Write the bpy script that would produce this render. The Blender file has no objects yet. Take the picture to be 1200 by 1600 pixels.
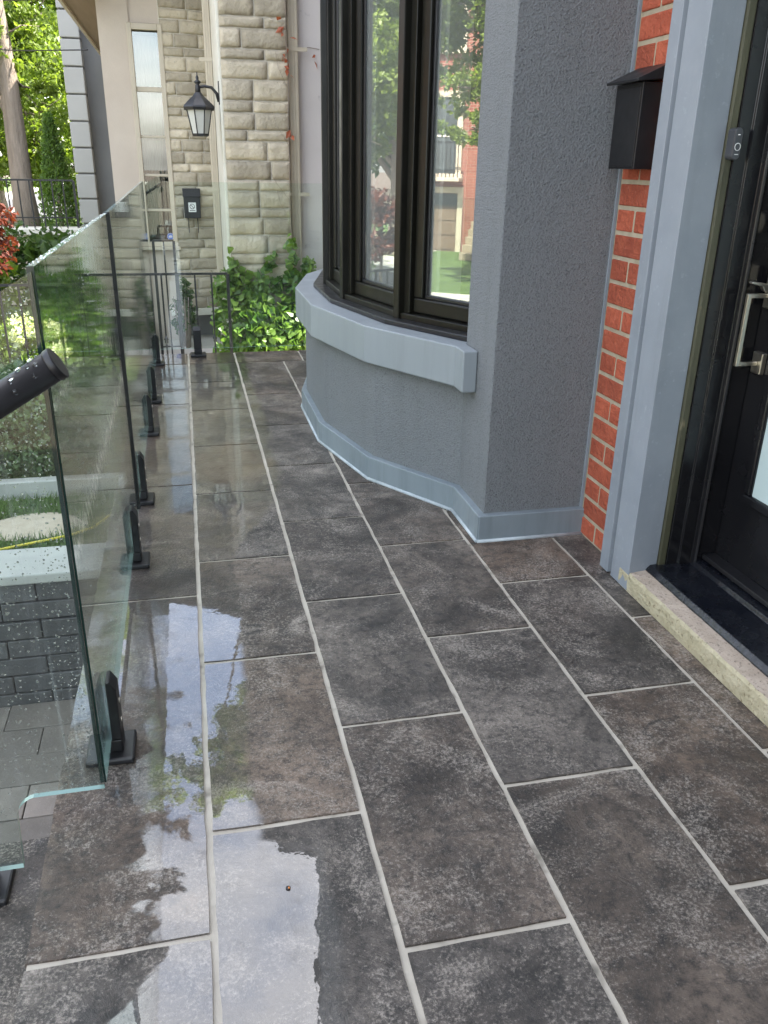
import bpy, bmesh, math, random
from mathutils import Vector, Matrix, noise as mnoise
rnd = random.Random(7)
scene = bpy.context.scene
col = scene.collection
R = math.radians

# ------------------------------------------------------------------ camera
FPX, PITCH, YAW, ROLL, CAMH = 1294.75, 0.3976, 0.2302, -0.0184, 1.23
cam_d = bpy.data.cameras.new("camera")
cam = bpy.data.objects.new("camera", cam_d)
col.objects.link(cam)
fw0 = Vector((math.sin(YAW), math.cos(YAW), 0)); rt0 = Vector((math.cos(YAW), -math.sin(YAW), 0)); up0 = Vector((0, 0, 1))
fwd = math.cos(PITCH) * fw0 - math.sin(PITCH) * up0
dwn = -(math.sin(PITCH) * fw0 + math.cos(PITCH) * up0)
rt = math.cos(ROLL) * rt0 + math.sin(ROLL) * dwn
dn = -math.sin(ROLL) * rt0 + math.cos(ROLL) * dwn
m = Matrix((( rt.x, -dn.x, -fwd.x, 0), (rt.y, -dn.y, -fwd.y, 0), (rt.z, -dn.z, -fwd.z, CAMH), (0, 0, 0, 1)))
cam.matrix_world = m
cam_d.sensor_fit = 'VERTICAL'; cam_d.sensor_height = 24.0; cam_d.lens = FPX / 1600 * 24
cam_d.clip_start = 0.02; cam_d.clip_end = 2000
scene.camera = cam

# ------------------------------------------------------------------ light
SUN_EL, SUN_AZ = R(57), R(1)          # azimuth measured from +x towards +y
world = bpy.data.worlds.new("World"); scene.world = world; world.use_nodes = True
wn = world.node_tree.nodes; wl = world.node_tree.links; wn.clear()
wo = wn.new('ShaderNodeOutputWorld'); wb = wn.new('ShaderNodeBackground'); sky = wn.new('ShaderNodeTexSky')
sky.sky_type = 'NISHITA'; sky.sun_disc = False
sky.sun_elevation = SUN_EL; sky.sun_rotation = R(90) - SUN_AZ
sky.air_density = 1.0; sky.dust_density = 2.2; sky.ozone_density = 1.0
wb.inputs[1].default_value = 0.15
# unseen broken cloud added over the whole sky to whiten and brighten its light
wtc = wn.new('ShaderNodeTexCoord'); wmp = wn.new('ShaderNodeMapping'); wmp.inputs['Scale'].default_value = (1, 1, 2.2); wl.new(wtc.outputs['Generated'], wmp.inputs[0])
wnz = wn.new('ShaderNodeTexNoise'); wnz.inputs['Scale'].default_value = 2.6; wnz.inputs['Detail'].default_value = 6; wnz.inputs['Roughness'].default_value = .58; wl.new(wmp.outputs[0], wnz.inputs['Vector'])
wmr = wn.new('ShaderNodeMapRange'); wmr.interpolation_type = 'SMOOTHSTEP'; wl.new(wnz.outputs['Fac'], wmr.inputs[0])
wmr.inputs[1].default_value = .40; wmr.inputs[2].default_value = .66; wmr.inputs[3].default_value = .10; wmr.inputs[4].default_value = .64
wmx = wn.new('ShaderNodeMix'); wmx.data_type = 'RGBA'; wl.new(wmr.outputs[0], wmx.inputs[0]); wl.new(sky.outputs[0], wmx.inputs[6]); wmx.inputs[7].default_value = (7.7, 7.35, 6.95, 1)
wl.new(wmx.outputs[2], wb.inputs[0]); wl.new(wb.outputs[0], wo.inputs[0])
sd = bpy.data.lights.new("sun", 'SUN'); sd.energy = 4.6; sd.angle = R(0.6); sd.color = (1.0, 0.93, 0.82)
sun = bpy.data.objects.new("sun", sd); col.objects.link(sun)
sdir = Vector((math.cos(SUN_EL) * math.cos(SUN_AZ), math.cos(SUN_EL) * math.sin(SUN_AZ), math.sin(SUN_EL)))
sun.rotation_euler = sdir.to_track_quat('Z', 'Y').to_euler(); sun.location = sdir * 40
vs = scene.view_settings
vs.view_transform = 'Standard'; vs.look = 'None'; vs.gamma = 1.0; vs.use_curve_mapping = False; vs.exposure = 2.45
scene.cycles.use_denoising = True
scene.cycles.max_bounces = 14; scene.cycles.transparent_max_bounces = 24; scene.cycles.glossy_bounces = 6
scene.cycles.transmission_bounces = 10; scene.cycles.diffuse_bounces = 5
scene.cycles.sample_clamp_indirect = 8

# ------------------------------------------------------------------ mesh helpers
class MB:
    def __init__(s): s.v = []; s.f = []; s.m = []; s.sm = []
    def face(s, idx, mi=0, sm=False): s.f.append(tuple(idx)); s.m.append(mi); s.sm.append(sm)
    def box(s, x0, x1, y0, y1, z0, z1, mi=0):
        b = len(s.v)
        for z in (z0, z1):
            for (x, y) in ((x0, y0), (x1, y0), (x1, y1), (x0, y1)): s.v.append((x, y, z))
        for q in ((3, 2, 1, 0), (4, 5, 6, 7), (0, 1, 5, 4), (1, 2, 6, 5), (2, 3, 7, 6), (3, 0, 4, 7)):
            s.face([b + i for i in q], mi)
        return s
    def cbox(s, p, sx, sy, sz, mi=0):   # centred in x,y, standing on z
        return s.box(p[0] - sx / 2, p[0] + sx / 2, p[1] - sy / 2, p[1] + sy / 2, p[2], p[2] + sz, mi)
    def obox(s, a, b, d0, d1, z0, z1, mi=0):
        # box along the plan segment a-b, between perpendicular offsets d0 and d1 (left of a->b is +)
        a = Vector(a[:2]); b = Vector(b[:2]); t = (b - a).normalized(); n = Vector((-t.y, t.x))
        return s.prism([a + n * d0, b + n * d0, b + n * d1, a + n * d1], z0, z1, mi)
    def prism(s, poly, z0, z1, mi=0):
        n = len(poly); ar = sum(poly[i][0] * poly[(i + 1) % n][1] - poly[(i + 1) % n][0] * poly[i][1] for i in range(n))
        if ar < 0: poly = list(poly)[::-1]
        b = len(s.v)
        for z in (z0, z1):
            for p in poly: s.v.append((p[0], p[1], z))
        s.face([b + i for i in range(n)][::-1], mi); s.face([b + n + i for i in range(n)], mi)
        for i in range(n):
            j = (i + 1) % n; s.face([b + i, b + j, b + n + j, b + n + i], mi)
        return s
    def prism_axis(s, poly, axis, a0, a1, mi=0):
        # polygon extruded along x ('x': poly is (y,z)) or y ('y': poly is (x,z))
        k = MB(); k.prism(poly, a0, a1, mi)
        b = len(s.v)
        for p in k.v:
            s.v.append((p[2], p[0], p[1]) if axis == 'x' else (p[0], p[2], p[1]))
        for f in k.f: s.face([b + i for i in (f if axis == 'x' else f[::-1])], mi)
        return s
    def tube(s, pts, rad, n=8, mi=0, cap=True, sm=True):
        pts = [Vector(p) for p in pts]
        if not hasattr(rad, '__len__'): rad = [rad] * len(pts)
        b = len(s.v); prev = None
        for i, p in enumerate(pts):
            t = (pts[min(i + 1, len(pts) - 1)] - pts[max(i - 1, 0)]).normalized()
            u = t.orthogonal().normalized() if prev is None else (prev - t * prev.dot(t)).normalized()
            prev = u; w = t.cross(u)
            for k in range(n):
                a = 2 * math.pi * k / n
                s.v.append(tuple(p + (u * math.cos(a) + w * math.sin(a)) * rad[i]))
        for i in range(len(pts) - 1):
            for k in range(n):
                k2 = (k + 1) % n
                s.face([b + i * n + k, b + i * n + k2, b + (i + 1) * n + k2, b + (i + 1) * n + k], mi, sm)
        if cap:
            s.face([b + k for k in range(n)][::-1], mi); s.face([b + (len(pts) - 1) * n + k for k in range(n)], mi)
        return s
    def lathe(s, prof, c=(0, 0, 0), n=16, mi=0, sm=True):
        b = len(s.v); L = len(prof)
        for (r, z) in prof:
            for k in range(n):
                a = 2 * math.pi * (k + .5) / n; s.v.append((c[0] + r * math.cos(a), c[1] + r * math.sin(a), c[2] + z))
        for i in range(L - 1):
            for k in range(n):
                k2 = (k + 1) % n; s.face([b + i * n + k, b + i * n + k2, b + (i + 1) * n + k2, b + (i + 1) * n + k], mi, sm)
        s.face([b + k for k in range(n)][::-1], mi); s.face([b + (L - 1) * n + k for k in range(n)], mi)
        return s
    def build(s, name, mats, parent=None, bevel=0, local=False, seg=2):
        if not isinstance(mats, (list, tuple)): mats = [mats]
        xs = [p[0] for p in s.v]; ys = [p[1] for p in s.v]; zs = [p[2] for p in s.v]
        c = Vector(((min(xs) + max(xs)) / 2, (min(ys) + max(ys)) / 2, min(zs)))
        me = bpy.data.meshes.new(name)
        me.from_pydata([(p[0] - c.x, p[1] - c.y, p[2] - c.z) for p in s.v], [], s.f)
        for mt in mats: me.materials.append(mt)
        me.polygons.foreach_set('material_index', s.m); me.polygons.foreach_set('use_smooth', s.sm)
        me.update()
        o = bpy.data.objects.new(name, me); col.objects.link(o)
        if parent:
            o.parent = parent
            o.location = c if local else c - wloc(parent)
        else: o.location = c
        if bevel:
            bv = o.modifiers.new('Bevel', 'BEVEL'); bv.width = bevel; bv.segments = seg; bv.limit_method = 'ANGLE'; bv.angle_limit = R(40)
        return o
def wloc(o):
    v = Vector((0, 0, 0))
    while o: v = v + o.location; o = o.parent
    return v
def tag(o, label=None, cat=None, group=None, kind=None):
    if label: o['label'] = label
    if cat: o['category'] = cat
    if group: o['group'] = group
    if kind: o['kind'] = kind
    return o
def thing(name, loc, label, cat, group=None):
    o = bpy.data.objects.new(name, None); col.objects.link(o); o.location = loc; o.empty_display_size = .1
    return tag(o, label, cat, group)
def kids(o): return [c for c in bpy.data.objects if c.parent == o]
def copy_tree(o, parent=None):
    c = o.copy(); col.objects.link(c); c.parent = parent
    for k in kids(o): copy_tree(k, c)
    return c

# ------------------------------------------------------------------ materials
def newmat(name):
    mt = bpy.data.materials.new(name); mt.use_nodes = True
    nt = mt.node_tree; nt.nodes.clear()
    out = nt.nodes.new('ShaderNodeOutputMaterial')
    return mt, nt, out
def N(nt, t, **kw):
    n = nt.nodes.new(t)
    for k, v in kw.items():
        if k.startswith('i_'):
            key = k[2:]; key = int(key) if key.isdigit() else key.replace('_', ' ')
            n.inputs[key].default_value = v
        else: setattr(n, k, v)
    return n
def rgb(c): return (c[0], c[1], c[2], 1)
def ramp(nt, fac, stops):
    r = nt.nodes.new('ShaderNodeValToRGB'); el = r.color_ramp.elements
    el[0].position, el[0].color = stops[0][0], rgb(stops[0][1]); el[1].position, el[1].color = stops[-1][0], rgb(stops[-1][1])
    for p, c in stops[1:-1]:
        e = el.new(p); e.color = rgb(c)
    nt.links.new(fac, r.inputs[0]); return r.outputs[0]
def fr(nt, fac, a, b, c=0.0, d=1.0):
    r = N(nt, 'ShaderNodeMapRange', interpolation_type='SMOOTHSTEP'); r.inputs[1].default_value = a; r.inputs[2].default_value = b
    r.inputs[3].default_value = c; r.inputs[4].default_value = d; nt.links.new(fac, r.inputs[0]); return r.outputs[0]
def math_(nt, op, a, b=None):
    n = N(nt, 'ShaderNodeMath', operation=op)
    for i, x in enumerate((a, b)):
        if x is None: continue
        if isinstance(x, (int, float)): n.inputs[i].default_value = x
        else: nt.links.new(x, n.inputs[i])
    return n.outputs[0]
def mixc(nt, fac, a, b, mode='MIX'):
    n = N(nt, 'ShaderNodeMix', data_type='RGBA', blend_type=mode)
    for i, x in ((0, fac), (6, a), (7, b)):
        if isinstance(x, (int, float)): n.inputs[i].default_value = x
        elif isinstance(x, tuple): n.inputs[i].default_value = rgb(x)
        else: nt.links.new(x, n.inputs[i])
    return n.outputs[2]
def noise_(nt, vec, scale, detail=4, rough=.55, dist=0):
    n = N(nt, 'ShaderNodeTexNoise'); n.inputs['Scale'].default_value = scale; n.inputs['Detail'].default_value = detail
    n.inputs['Roughness'].default_value = rough; n.inputs['Distortion'].default_value = dist
    nt.links.new(vec, n.inputs['Vector']); return n.outputs['Fac']
def posvec(nt, sc=(1, 1, 1), rand=0):
    g = nt.nodes.new('ShaderNodeNewGeometry'); v = g.outputs['Position']
    mp = N(nt, 'ShaderNodeMapping'); mp.inputs['Scale'].default_value = sc; nt.links.new(v, mp.inputs[0]); v = mp.outputs[0]
    if rand:
        oi = nt.nodes.new('ShaderNodeObjectInfo'); a = N(nt, 'ShaderNodeVectorMath', operation='SCALE'); a.inputs[0].default_value = (1, 1.7, .6)
        nt.links.new(math_(nt, 'MULTIPLY', oi.outputs['Random'], rand), a.inputs['Scale'])
        b = N(nt, 'ShaderNodeVectorMath', operation='ADD'); nt.links.new(v, b.inputs[0]); nt.links.new(a.outputs[0], b.inputs[1]); v = b.outputs[0]
    return v
def bump(nt, h, strength, dist, prev=None):
    b = N(nt, 'ShaderNodeBump'); b.inputs['Strength'].default_value = strength; b.inputs['Distance'].default_value = dist
    nt.links.new(h, b.inputs['Height'])
    if prev is not None: nt.links.new(prev, b.inputs['Normal'])
    return b.outputs[0]
def surf(name, c1, c2, scale=6, rough=.6, rough2=None, bscale=60, bstr=.3, bdist=.002, metal=0, spec=.5, objvar=0, sc=(1, 1, 1), fine=None, coat=0, detail=5, streak=0):
    """Two-tone noisy painted / mineral surface."""
    mt, nt, out = newmat(name); p = N(nt, 'ShaderNodeBsdfPrincipled'); v = posvec(nt, sc, 13 if objvar else 0)
    f = noise_(nt, v, scale, detail, .6); c = ramp(nt, f, [(.28, c1), (.72, c2)])
    if fine:
        ff = noise_(nt, v, fine[0], 3, .7); c = mixc(nt, fr(nt, ff, fine[2], fine[3]), c, fine[1])
    if streak:
        c = mixc(nt, fr(nt, noise_(nt, posvec(nt, (9, 9, .7)), 1.6, 7, .65, .4), .46, .72, 0, streak), c, (.70, .70, .68), 'MULTIPLY')
        c = mixc(nt, fr(nt, noise_(nt, v, 2.2, 8, .7, .8), .52, .72, 0, streak * .8), c, (1.22, 1.22, 1.2), 'MULTIPLY')
    if objvar:
        oi = nt.nodes.new('ShaderNodeObjectInfo'); hsv = N(nt, 'ShaderNodeHueSaturation')
        nt.links.new(c, hsv.inputs['Color']); nt.links.new(math_(nt, 'MULTIPLY_ADD', oi.outputs['Random'], objvar), hsv.inputs['Value'])
        hsv.inputs['Value'].default_value = 1
        ma = hsv.inputs['Value'].links[0].from_node; ma.inputs[2].default_value = 1 - objvar / 2
        c = hsv.outputs[0]
    nt.links.new(c, p.inputs['Base Color'])
    if rough2 is None: p.inputs['Roughness'].default_value = rough
    else: nt.links.new(fr(nt, noise_(nt, v, scale * 2.3, 4), .3, .7, rough, rough2), p.inputs['Roughness'])
    p.inputs['Metallic'].default_value = metal; p.inputs['Specular IOR Level'].default_value = spec
    p.inputs['Coat Weight'].default_value = coat; p.inputs['Coat Roughness'].default_value = .08
    if bstr:
        nt.links.new(bump(nt, noise_(nt, v, bscale, 4, .6), bstr, bdist), p.inputs['Normal'])
    nt.links.new(p.outputs[0], out.inputs[0]); return mt
def leafmat(name, dark, light, trans=.4, rough=.45):
    mt, nt, out = newmat(name); v = posvec(nt)
    wnz = N(nt, 'ShaderNodeTexWhiteNoise', noise_dimensions='3D')
    sn = N(nt, 'ShaderNodeVectorMath', operation='SNAP'); sn.inputs[1].default_value = (.06, .06, .06); nt.links.new(v, sn.inputs[0]); nt.links.new(sn.outputs[0], wnz.inputs[0])
    f = math_(nt, 'ADD', math_(nt, 'MULTIPLY', wnz.outputs[0], .5), math_(nt, 'MULTIPLY', noise_(nt, v, 1.3, 3), .5))
    c = ramp(nt, f, [(.2, dark), (.8, light)])
    p = N(nt, 'ShaderNodeBsdfPrincipled'); nt.links.new(c, p.inputs['Base Color']); p.inputs['Roughness'].default_value = rough
    tr = N(nt, 'ShaderNodeBsdfTranslucent'); nt.links.new(mixc(nt, 1, c, (1.25, 1.3, .6), 'MULTIPLY'), tr.inputs[0])
    mx = N(nt, 'ShaderNodeMixShader'); mx.inputs[0].default_value = trans
    nt.links.new(p.outputs[0], mx.inputs[1]); nt.links.new(tr.outputs[0], mx.inputs[2]); nt.links.new(mx.outputs[0], out.inputs[0]); return mt
def glassmat(name, tint, r0=.045, streak=0, boost=1.0, rough=0.0, haze=0):
    """Clear architectural pane: Schlick mirror over a tinted see-through body."""
    mt, nt, out = newmat(name)
    lw = N(nt, 'ShaderNodeLayerWeight'); lw.inputs[0].default_value = .5
    p5 = math_(nt, 'POWER', lw.outputs['Facing'], 5.0)
    f = math_(nt, 'MULTIPLY_ADD', p5, (1 - r0) * boost); f.node.inputs[2].default_value = r0
    g = N(nt, 'ShaderNodeBsdfGlossy'); g.inputs['Roughness'].default_value = rough; g.inputs[0].default_value = (1, 1, 1, 1)
    t = N(nt, 'ShaderNodeBsdfTransparent'); t.inputs[0].default_value = rgb(tint)
    if streak:
        v = posvec(nt, (22, 22, 1.1)); h = noise_(nt, v, 1.6, 3, .5, .6)
        nt.links.new(bump(nt, h, streak, .004), g.inputs['Normal'])
        # dried water film: faint pale streaks
        d = N(nt, 'ShaderNodeBsdfDiffuse'); d.inputs[0].default_value = (.75, .8, .78, 1)
        mk = fr(nt, noise_(nt, posvec(nt, (30, 30, .8)), 2.2, 4, .6), .52, .82, 0.0, .16)
        mm = N(nt, 'ShaderNodeMixShader'); nt.links.new(mk, mm.inputs[0]); nt.links.new(t.outputs[0], mm.inputs[1]); nt.links.new(d.outputs[0], mm.inputs[2]); body = mm.outputs[0]
    elif haze:
        d = N(nt, 'ShaderNodeBsdfDiffuse'); d.inputs[0].default_value = (.8, .8, .78, 1)
        mm = N(nt, 'ShaderNodeMixShader'); mm.inputs[0].default_value = haze; nt.links.new(t.outputs[0], mm.inputs[1]); nt.links.new(d.outputs[0], mm.inputs[2]); body = mm.outputs[0]
    else: body = t.outputs[0]
    mx = N(nt, 'ShaderNodeMixShader'); nt.links.new(f, mx.inputs[0]); nt.links.new(body, mx.inputs[1]); nt.links.new(g.outputs[0], mx.inputs[2])
    nt.links.new(mx.outputs[0], out.inputs[0]); return mt

def tilemat():
    mt, nt, out = newmat('slate_tile'); p = N(nt, 'ShaderNodeBsdfPrincipled')
    v = posvec(nt, (1, 1, 1), 37); w = posvec(nt)
    big = noise_(nt, v, 2.6, 10, .66, .7); c = ramp(nt, big, [(.33, (.027, .0235, .020)), (.5, (.080, .068, .057)), (.66, (.180, .153, .127))])
    oi = nt.nodes.new('ShaderNodeObjectInfo')
    c = mixc(nt, fr(nt, oi.outputs['Random'], .45, 1.0, 0, .7), c, (1.30, 1.02, .80), 'MULTIPLY')
    wn_ = N(nt, 'ShaderNodeTexWhiteNoise', noise_dimensions='1D'); nt.links.new(oi.outputs['Random'], wn_.inputs['W'])
    c = mixc(nt, fr(nt, wn_.outputs[0], 0, 1, 0, .55), c, (.62, .62, .64), 'MULTIPLY')
    cl = noise_(nt, v, 4.5, 8, .7, .9)
    grain = noise_(nt, v, 42, 9, .82)
    c = mixc(nt, fr(nt, grain, .36, .58, .78, 0), c, (.013, .012, .011))
    sp = noise_(nt, v, 150, 6, .85)
    thr = math_(nt, 'ADD', sp, math_(nt, 'MULTIPLY', cl, .62))
    c = mixc(nt, fr(nt, thr, .79, 1.02, 0, .75), c, (.40, .350, .295))
    dirt = noise_(nt, posvec(nt, (1, 1.6, 1), 23), 7.5, 8, .72, 1.5); c = mixc(nt, fr(nt, dirt, .58, .69, 0, .75), c, (.020, .018, .016))
    ch = noise_(nt, posvec(nt, (1, 2.4, 1), 19), 14, 7, .74, 1.4); c = mixc(nt, fr(nt, ch, .695, .73, 0, .6), c, (.42, .40, .37))
    # water film: lies along the glazed edge, dries towards the house
    sx = N(nt, 'ShaderNodeSeparateXYZ'); nt.links.new(w, sx.inputs[0])
    wob = math_(nt, 'MULTIPLY', math_(nt, 'SUBTRACT', noise_(nt, w, 3.1, 5, .6, .5), .5), .55)
    wob2 = math_(nt, 'MULTIPLY', math_(nt, 'SUBTRACT', noise_(nt, w, 6.5, 5, .6, .8), .5), .5)
    yw = math_(nt, 'ADD', sx.outputs[1], math_(nt, 'MULTIPLY', wob2, .35))
    lim = math_(nt, 'ADD', math_(nt, 'ADD', fr(nt, yw, 1.30, 1.25, .055, .165), fr(nt, yw, 2.4, 3.4, 0, .24)), math_(nt, 'MULTIPLY', fr(nt, yw, 1.9, 2.2, 0, 1), .03))
    inner = fr(nt, math_(nt, 'ADD', math_(nt, 'SUBTRACT', sx.outputs[0], lim), math_(nt, 'MULTIPLY', wob, .22)), .018, -.012)
    outer = fr(nt, math_(nt, 'ADD', sx.outputs[0], wob2), -.17, -.135)
    far = fr(nt, math_(nt, 'ADD', sx.outputs[1], math_(nt, 'MULTIPLY', wob2, 2.0)), 1.55, 1.95)
    wet = math_(nt, 'MULTIPLY', inner, math_(nt, 'MAXIMUM', outer, far))
    fine = noise_(nt, w, 14, 3, .6)
    wet2 = math_(nt, 'MULTIPLY', wet, fr(nt, fine, .25, .45, .75, 1))
    # rusty stains, and a warm tan patch near the far end
    for (px_, py_, rx_, ry_, k_) in ((.12, 3.52, .20, .34, .75), (-.12, 5.60, .16, .22, .7), (-.14, 3.75, .13, .5, .45), (.02, 4.6, .25, .5, .25)):
        dx = math_(nt, 'DIVIDE', math_(nt, 'SUBTRACT', sx.outputs[0], px_), rx_); dy = math_(nt, 'DIVIDE', math_(nt, 'SUBTRACT', sx.outputs[1], py_), ry_)
        d2 = math_(nt, 'ADD', math_(nt, 'ADD', math_(nt, 'MULTIPLY', dx, dx), math_(nt, 'MULTIPLY', dy, dy)), math_(nt, 'MULTIPLY', wob2, 2.5))
        c = mixc(nt, fr(nt, d2, 1.1, .3, 0, k_), c, mixc(nt, big, (.13, .085, .05), (.20, .135, .085)))
    c = mixc(nt, math_(nt, 'MULTIPLY', wet2, .3), c, (.03, .028, .026))
    nt.links.new(c, p.inputs['Base Color'])
    dryr = fr(nt, noise_(nt, v, 5, 4), .35, .65, .45, .70)
    rr = N(nt, 'ShaderNodeMix', data_type='FLOAT'); nt.links.new(wet2, rr.inputs[0]); nt.links.new(dryr, rr.inputs[2]); rr.inputs[3].default_value = .30
    nt.links.new(rr.outputs[0], p.inputs['Roughness'])
    nt.links.new(wet2, p.inputs['Coat Weight']); p.inputs['Coat Roughness'].default_value = .015; p.inputs['Coat IOR'].default_value = 1.85; p.inputs['Specular IOR Level'].default_value = .5
    b1 = bump(nt, noise_(nt, v, 9, 9, .72, .6), .8, .010)
    b2 = bump(nt, sp, .45, .0015, b1)
    nt.links.new(b2, p.inputs['Normal'])
    rip = bump(nt, noise_(nt, w, 26, 3, .5), .10, .0012, bump(nt, noise_(nt, w, 5.5, 2, .5), .12, .004))
    nt.links.new(rip, p.inputs['Coat Normal'])
    nt.links.new(p.outputs[0], out.inputs[0]); return mt

M = {}
M['tile'] = tilemat()
M['grout'] = surf('grout', (.38, .34, .275), (.52, .475, .395), 9, .42, .7, 120, .3, .0015, fine=(11, (.20, .18, .145), .54, .74))
M['stucco'] = surf('grey_stucco', (.186, .197, .203), (.214, .225, .231), 1.7, .8, None, 170, 1.0, .011, detail=3, fine=(170, (.115, .123, .128), .50, .70), streak=.2)
M['paint'] = surf('grey_blue_paint', (.205, .230, .255), (.25, .275, .30), 5, .42, .6, 40, .3, .002, fine=(45, (.27, .30, .33), .60, .76), streak=.3)
M['ledge'] = surf('ledge_paint', (.218, .243, .256), (.256, .281, .294), 3, .36, .5, 50, .2, .0015, sc=(1, 1, .3), streak=.3)
M['skirt'] = surf('skirt_membrane', (.178, .213, .232), (.218, .253, .272), 4, .34, .5, 30, .35, .003, sc=(1, 1, .5), streak=.6)
M['caulk'] = surf('sealant_bead', (.28, .32, .34), (.48, .52, .53), 14, .4, None, 80, .3, .002)
M['brick'] = surf('red_brick', (.30, .060, .028), (.43, .102, .050), 14, .85, None, 60, 1.0, .012, objvar=.32, fine=(70, (.56, .26, .17), .62, .84))
M['mortar'] = surf('cream_mortar', (.30, .25, .175), (.43, .365, .265), 25, .85, None, 150, .6, .002)
M['black'] = surf('black_metal', (.008, .008, .009), (.014, .014, .015), 8, .32, .45, 200, .06, .0006)
M['bronze'] = surf('bronze_frame', (.006, .0057, .004), (.0095, .009, .006), 5, .30, .42, 180, .05, .0005, spec=.3)
M['doorblack'] = surf('door_paint', (.006, .006, .007), (.011, .011, .012), 3, .16, .3, 14, .05, .0015)
M['threshold'] = surf('wet_threshold', (.003, .004, .007), (.010, .011, .014), 12, .12, .35, 45, .5, .003)
M['nickel'] = surf('brushed_nickel', (.55, .51, .43), (.66, .62, .53), 30, .30, .4, 300, .05, .0003, metal=1)
M['concrete'] = surf('mossy_concrete', (.35, .31, .19), (.48, .43, .30), 8, .85, None, 70, 1.0, .008, fine=(75, (.16, .13, .07), .55, .75))
M['concrete_top'] = surf('step_aggregate', (.36, .29, .22), (.50, .41, .33), 18, .85, None, 110, 1.0, .006, fine=(110, (.13, .10, .075), .54, .72))
M['stone'] = surf('limestone_block', (.37, .32, .235), (.53, .465, .35), 5, .85, None, 26, .9, .018, objvar=.5, fine=(60, (.22, .20, .15), .6, .8))
M['stonemortar'] = surf('pale_mortar', (.50, .46, .37), (.62, .58, .49), 16, .85, None, 60, .6, .004)
M['bstucco'] = surf('beige_stucco', (.47, .40, .33), (.55, .48, .40), 2, .8, None, 70, .35, .003)
M['pstucco'] = surf('pink_white_stucco', (.52, .48, .46), (.60, .56, .54), 1.4, .8, None, 55, .3, .003, fine=(9, (.40, .37, .36), .62, .78))
M['btrim'] = surf('beige_trim', (.44, .385, .29), (.52, .46, .36), 4, .5, None, 90, .1, .001)
M['whitetrim'] = surf('weathered_white', (.58, .56, .47), (.72, .70, .62), 5, .6, None, 40, .4, .003)
M['gstucco'] = surf('pale_grey_render', (.36, .36, .34), (.42, .42, .40), 1, .75, None, 60, .2, .002)
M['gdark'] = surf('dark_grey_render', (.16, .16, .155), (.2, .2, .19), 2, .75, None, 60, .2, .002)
M['soffit'] = surf('brown_soffit', (.22, .155, .09), (.28, .2, .125), 3, .55, None, 40, .1, .001, sc=(6, .4, 1))
M['roof'] = surf('dark_shingle', (.05, .045, .04), (.09, .08, .075), 9, .85, None, 40, .8, .01)
M['iron'] = surf('wrought_iron', (.012, .012, .013), (.02, .02, .021), 12, .4, None, 120, .2, .001)
M['whitewall'] = surf('interior_plaster', (.55, .54, .51), (.6, .59, .56), 2, .8, None, 30, .05, .001)
M['whiteframe'] = surf('white_inner_frame', (.74, .74, .72), (.8, .8, .78), 3, .4, None, 30, .03, .001)
M['floorwood'] = surf('room_floor', (.10, .06, .035), (.16, .10, .06), 3, .4, None, 30, .1, .001, sc=(8, .6, 1))
M['curtain'] = surf('sheer_curtain', (.58, .57, .52), (.68, .67, .62), 4, .9, None, 20, .1, .002)
M['paver'] = surf('grey_paver', (.115, .102, .088), (.18, .158, .136), 6, .55, .8, 70, .6, .004, objvar=.4, fine=(90, (.29, .27, .25), .62, .8))
M['block'] = surf('dark_wall_block', (.040, .040, .042), (.075, .074, .074), 8, .55, None, 60, .7, .006, objvar=.4)
M['coping'] = surf('pale_coping', (.30, .305, .285), (.39, .395, .37), 5, .4, .6, 70, .3, .002)
M['dirt'] = surf('packed_soil', (.06, .045, .03), (.11, .085, .06), 5, .95, None, 40, .9, .02)
M['lawn'] = surf('lawn', (.055, .10, .02), (.10, .16, .035), 3, .9, None, 55, 1, .03, fine=(30, (.14, .17, .05), .6, .8))
M['grass'] = leafmat('grass_blade', (.05, .11, .02), (.12, .20, .05), .3)
M['asphalt'] = surf('asphalt', (.05, .05, .05), (.075, .073, .07), 3, .8, None, 150, .5, .003)
M['pale_concrete'] = surf('pale_concrete', (.36, .34, .30), (.46, .44, .39), 3, .8, None, 80, .3, .003)
M['sand'] = surf('bare_sand', (.36, .31, .23), (.47, .41, .32), 14, .9, None, 90, .8, .006)
M['bark'] = surf('grey_bark', (.20, .165, .13), (.36, .30, .25), 5, .9, None, 16, 1, .03, sc=(3, 3, .5))
M['leaf_a'] = leafmat('leaf_maple', (.09, .15, .02), (.25, .33, .065), .55)
M['leaf_b'] = leafmat('leaf_dark', (.035, .075, .018), (.09, .15, .04), .4)
M['leaf_ivy'] = leafmat('leaf_ivy', (.05, .13, .022), (.24, .36, .07), .35, .35)
M['leaf_hedge'] = leafmat('leaf_hedge', (.035, .075, .028), (.15, .22, .10), .25, .3)
M['leaf_con'] = leafmat('leaf_conifer', (.045, .10, .018), (.15, .25, .045), .3)
M['leaf_red'] = leafmat('leaf_red', (.07, .014, .009), (.18, .040, .020), .35)
M['leaf_dry'] = leafmat('leaf_dry', (.30, .07, .03), (.45, .14, .07), .3)
M['petal'] = leafmat('petal_cream', (.55, .56, .36), (.78, .78, .58), .3)
M['glass'] = glassmat('railing_glass', (.925, .975, .950), .045, streak=.05)
M['glass_clean'] = glassmat('end_glass', (.94, .98, .96), .045)
M['pane'] = glassmat('window_pane', (.86, .88, .865), .27, boost=1.0, haze=.06)
M['pane2'] = glassmat('far_window_pane', (.55, .58, .56), .16)
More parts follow.
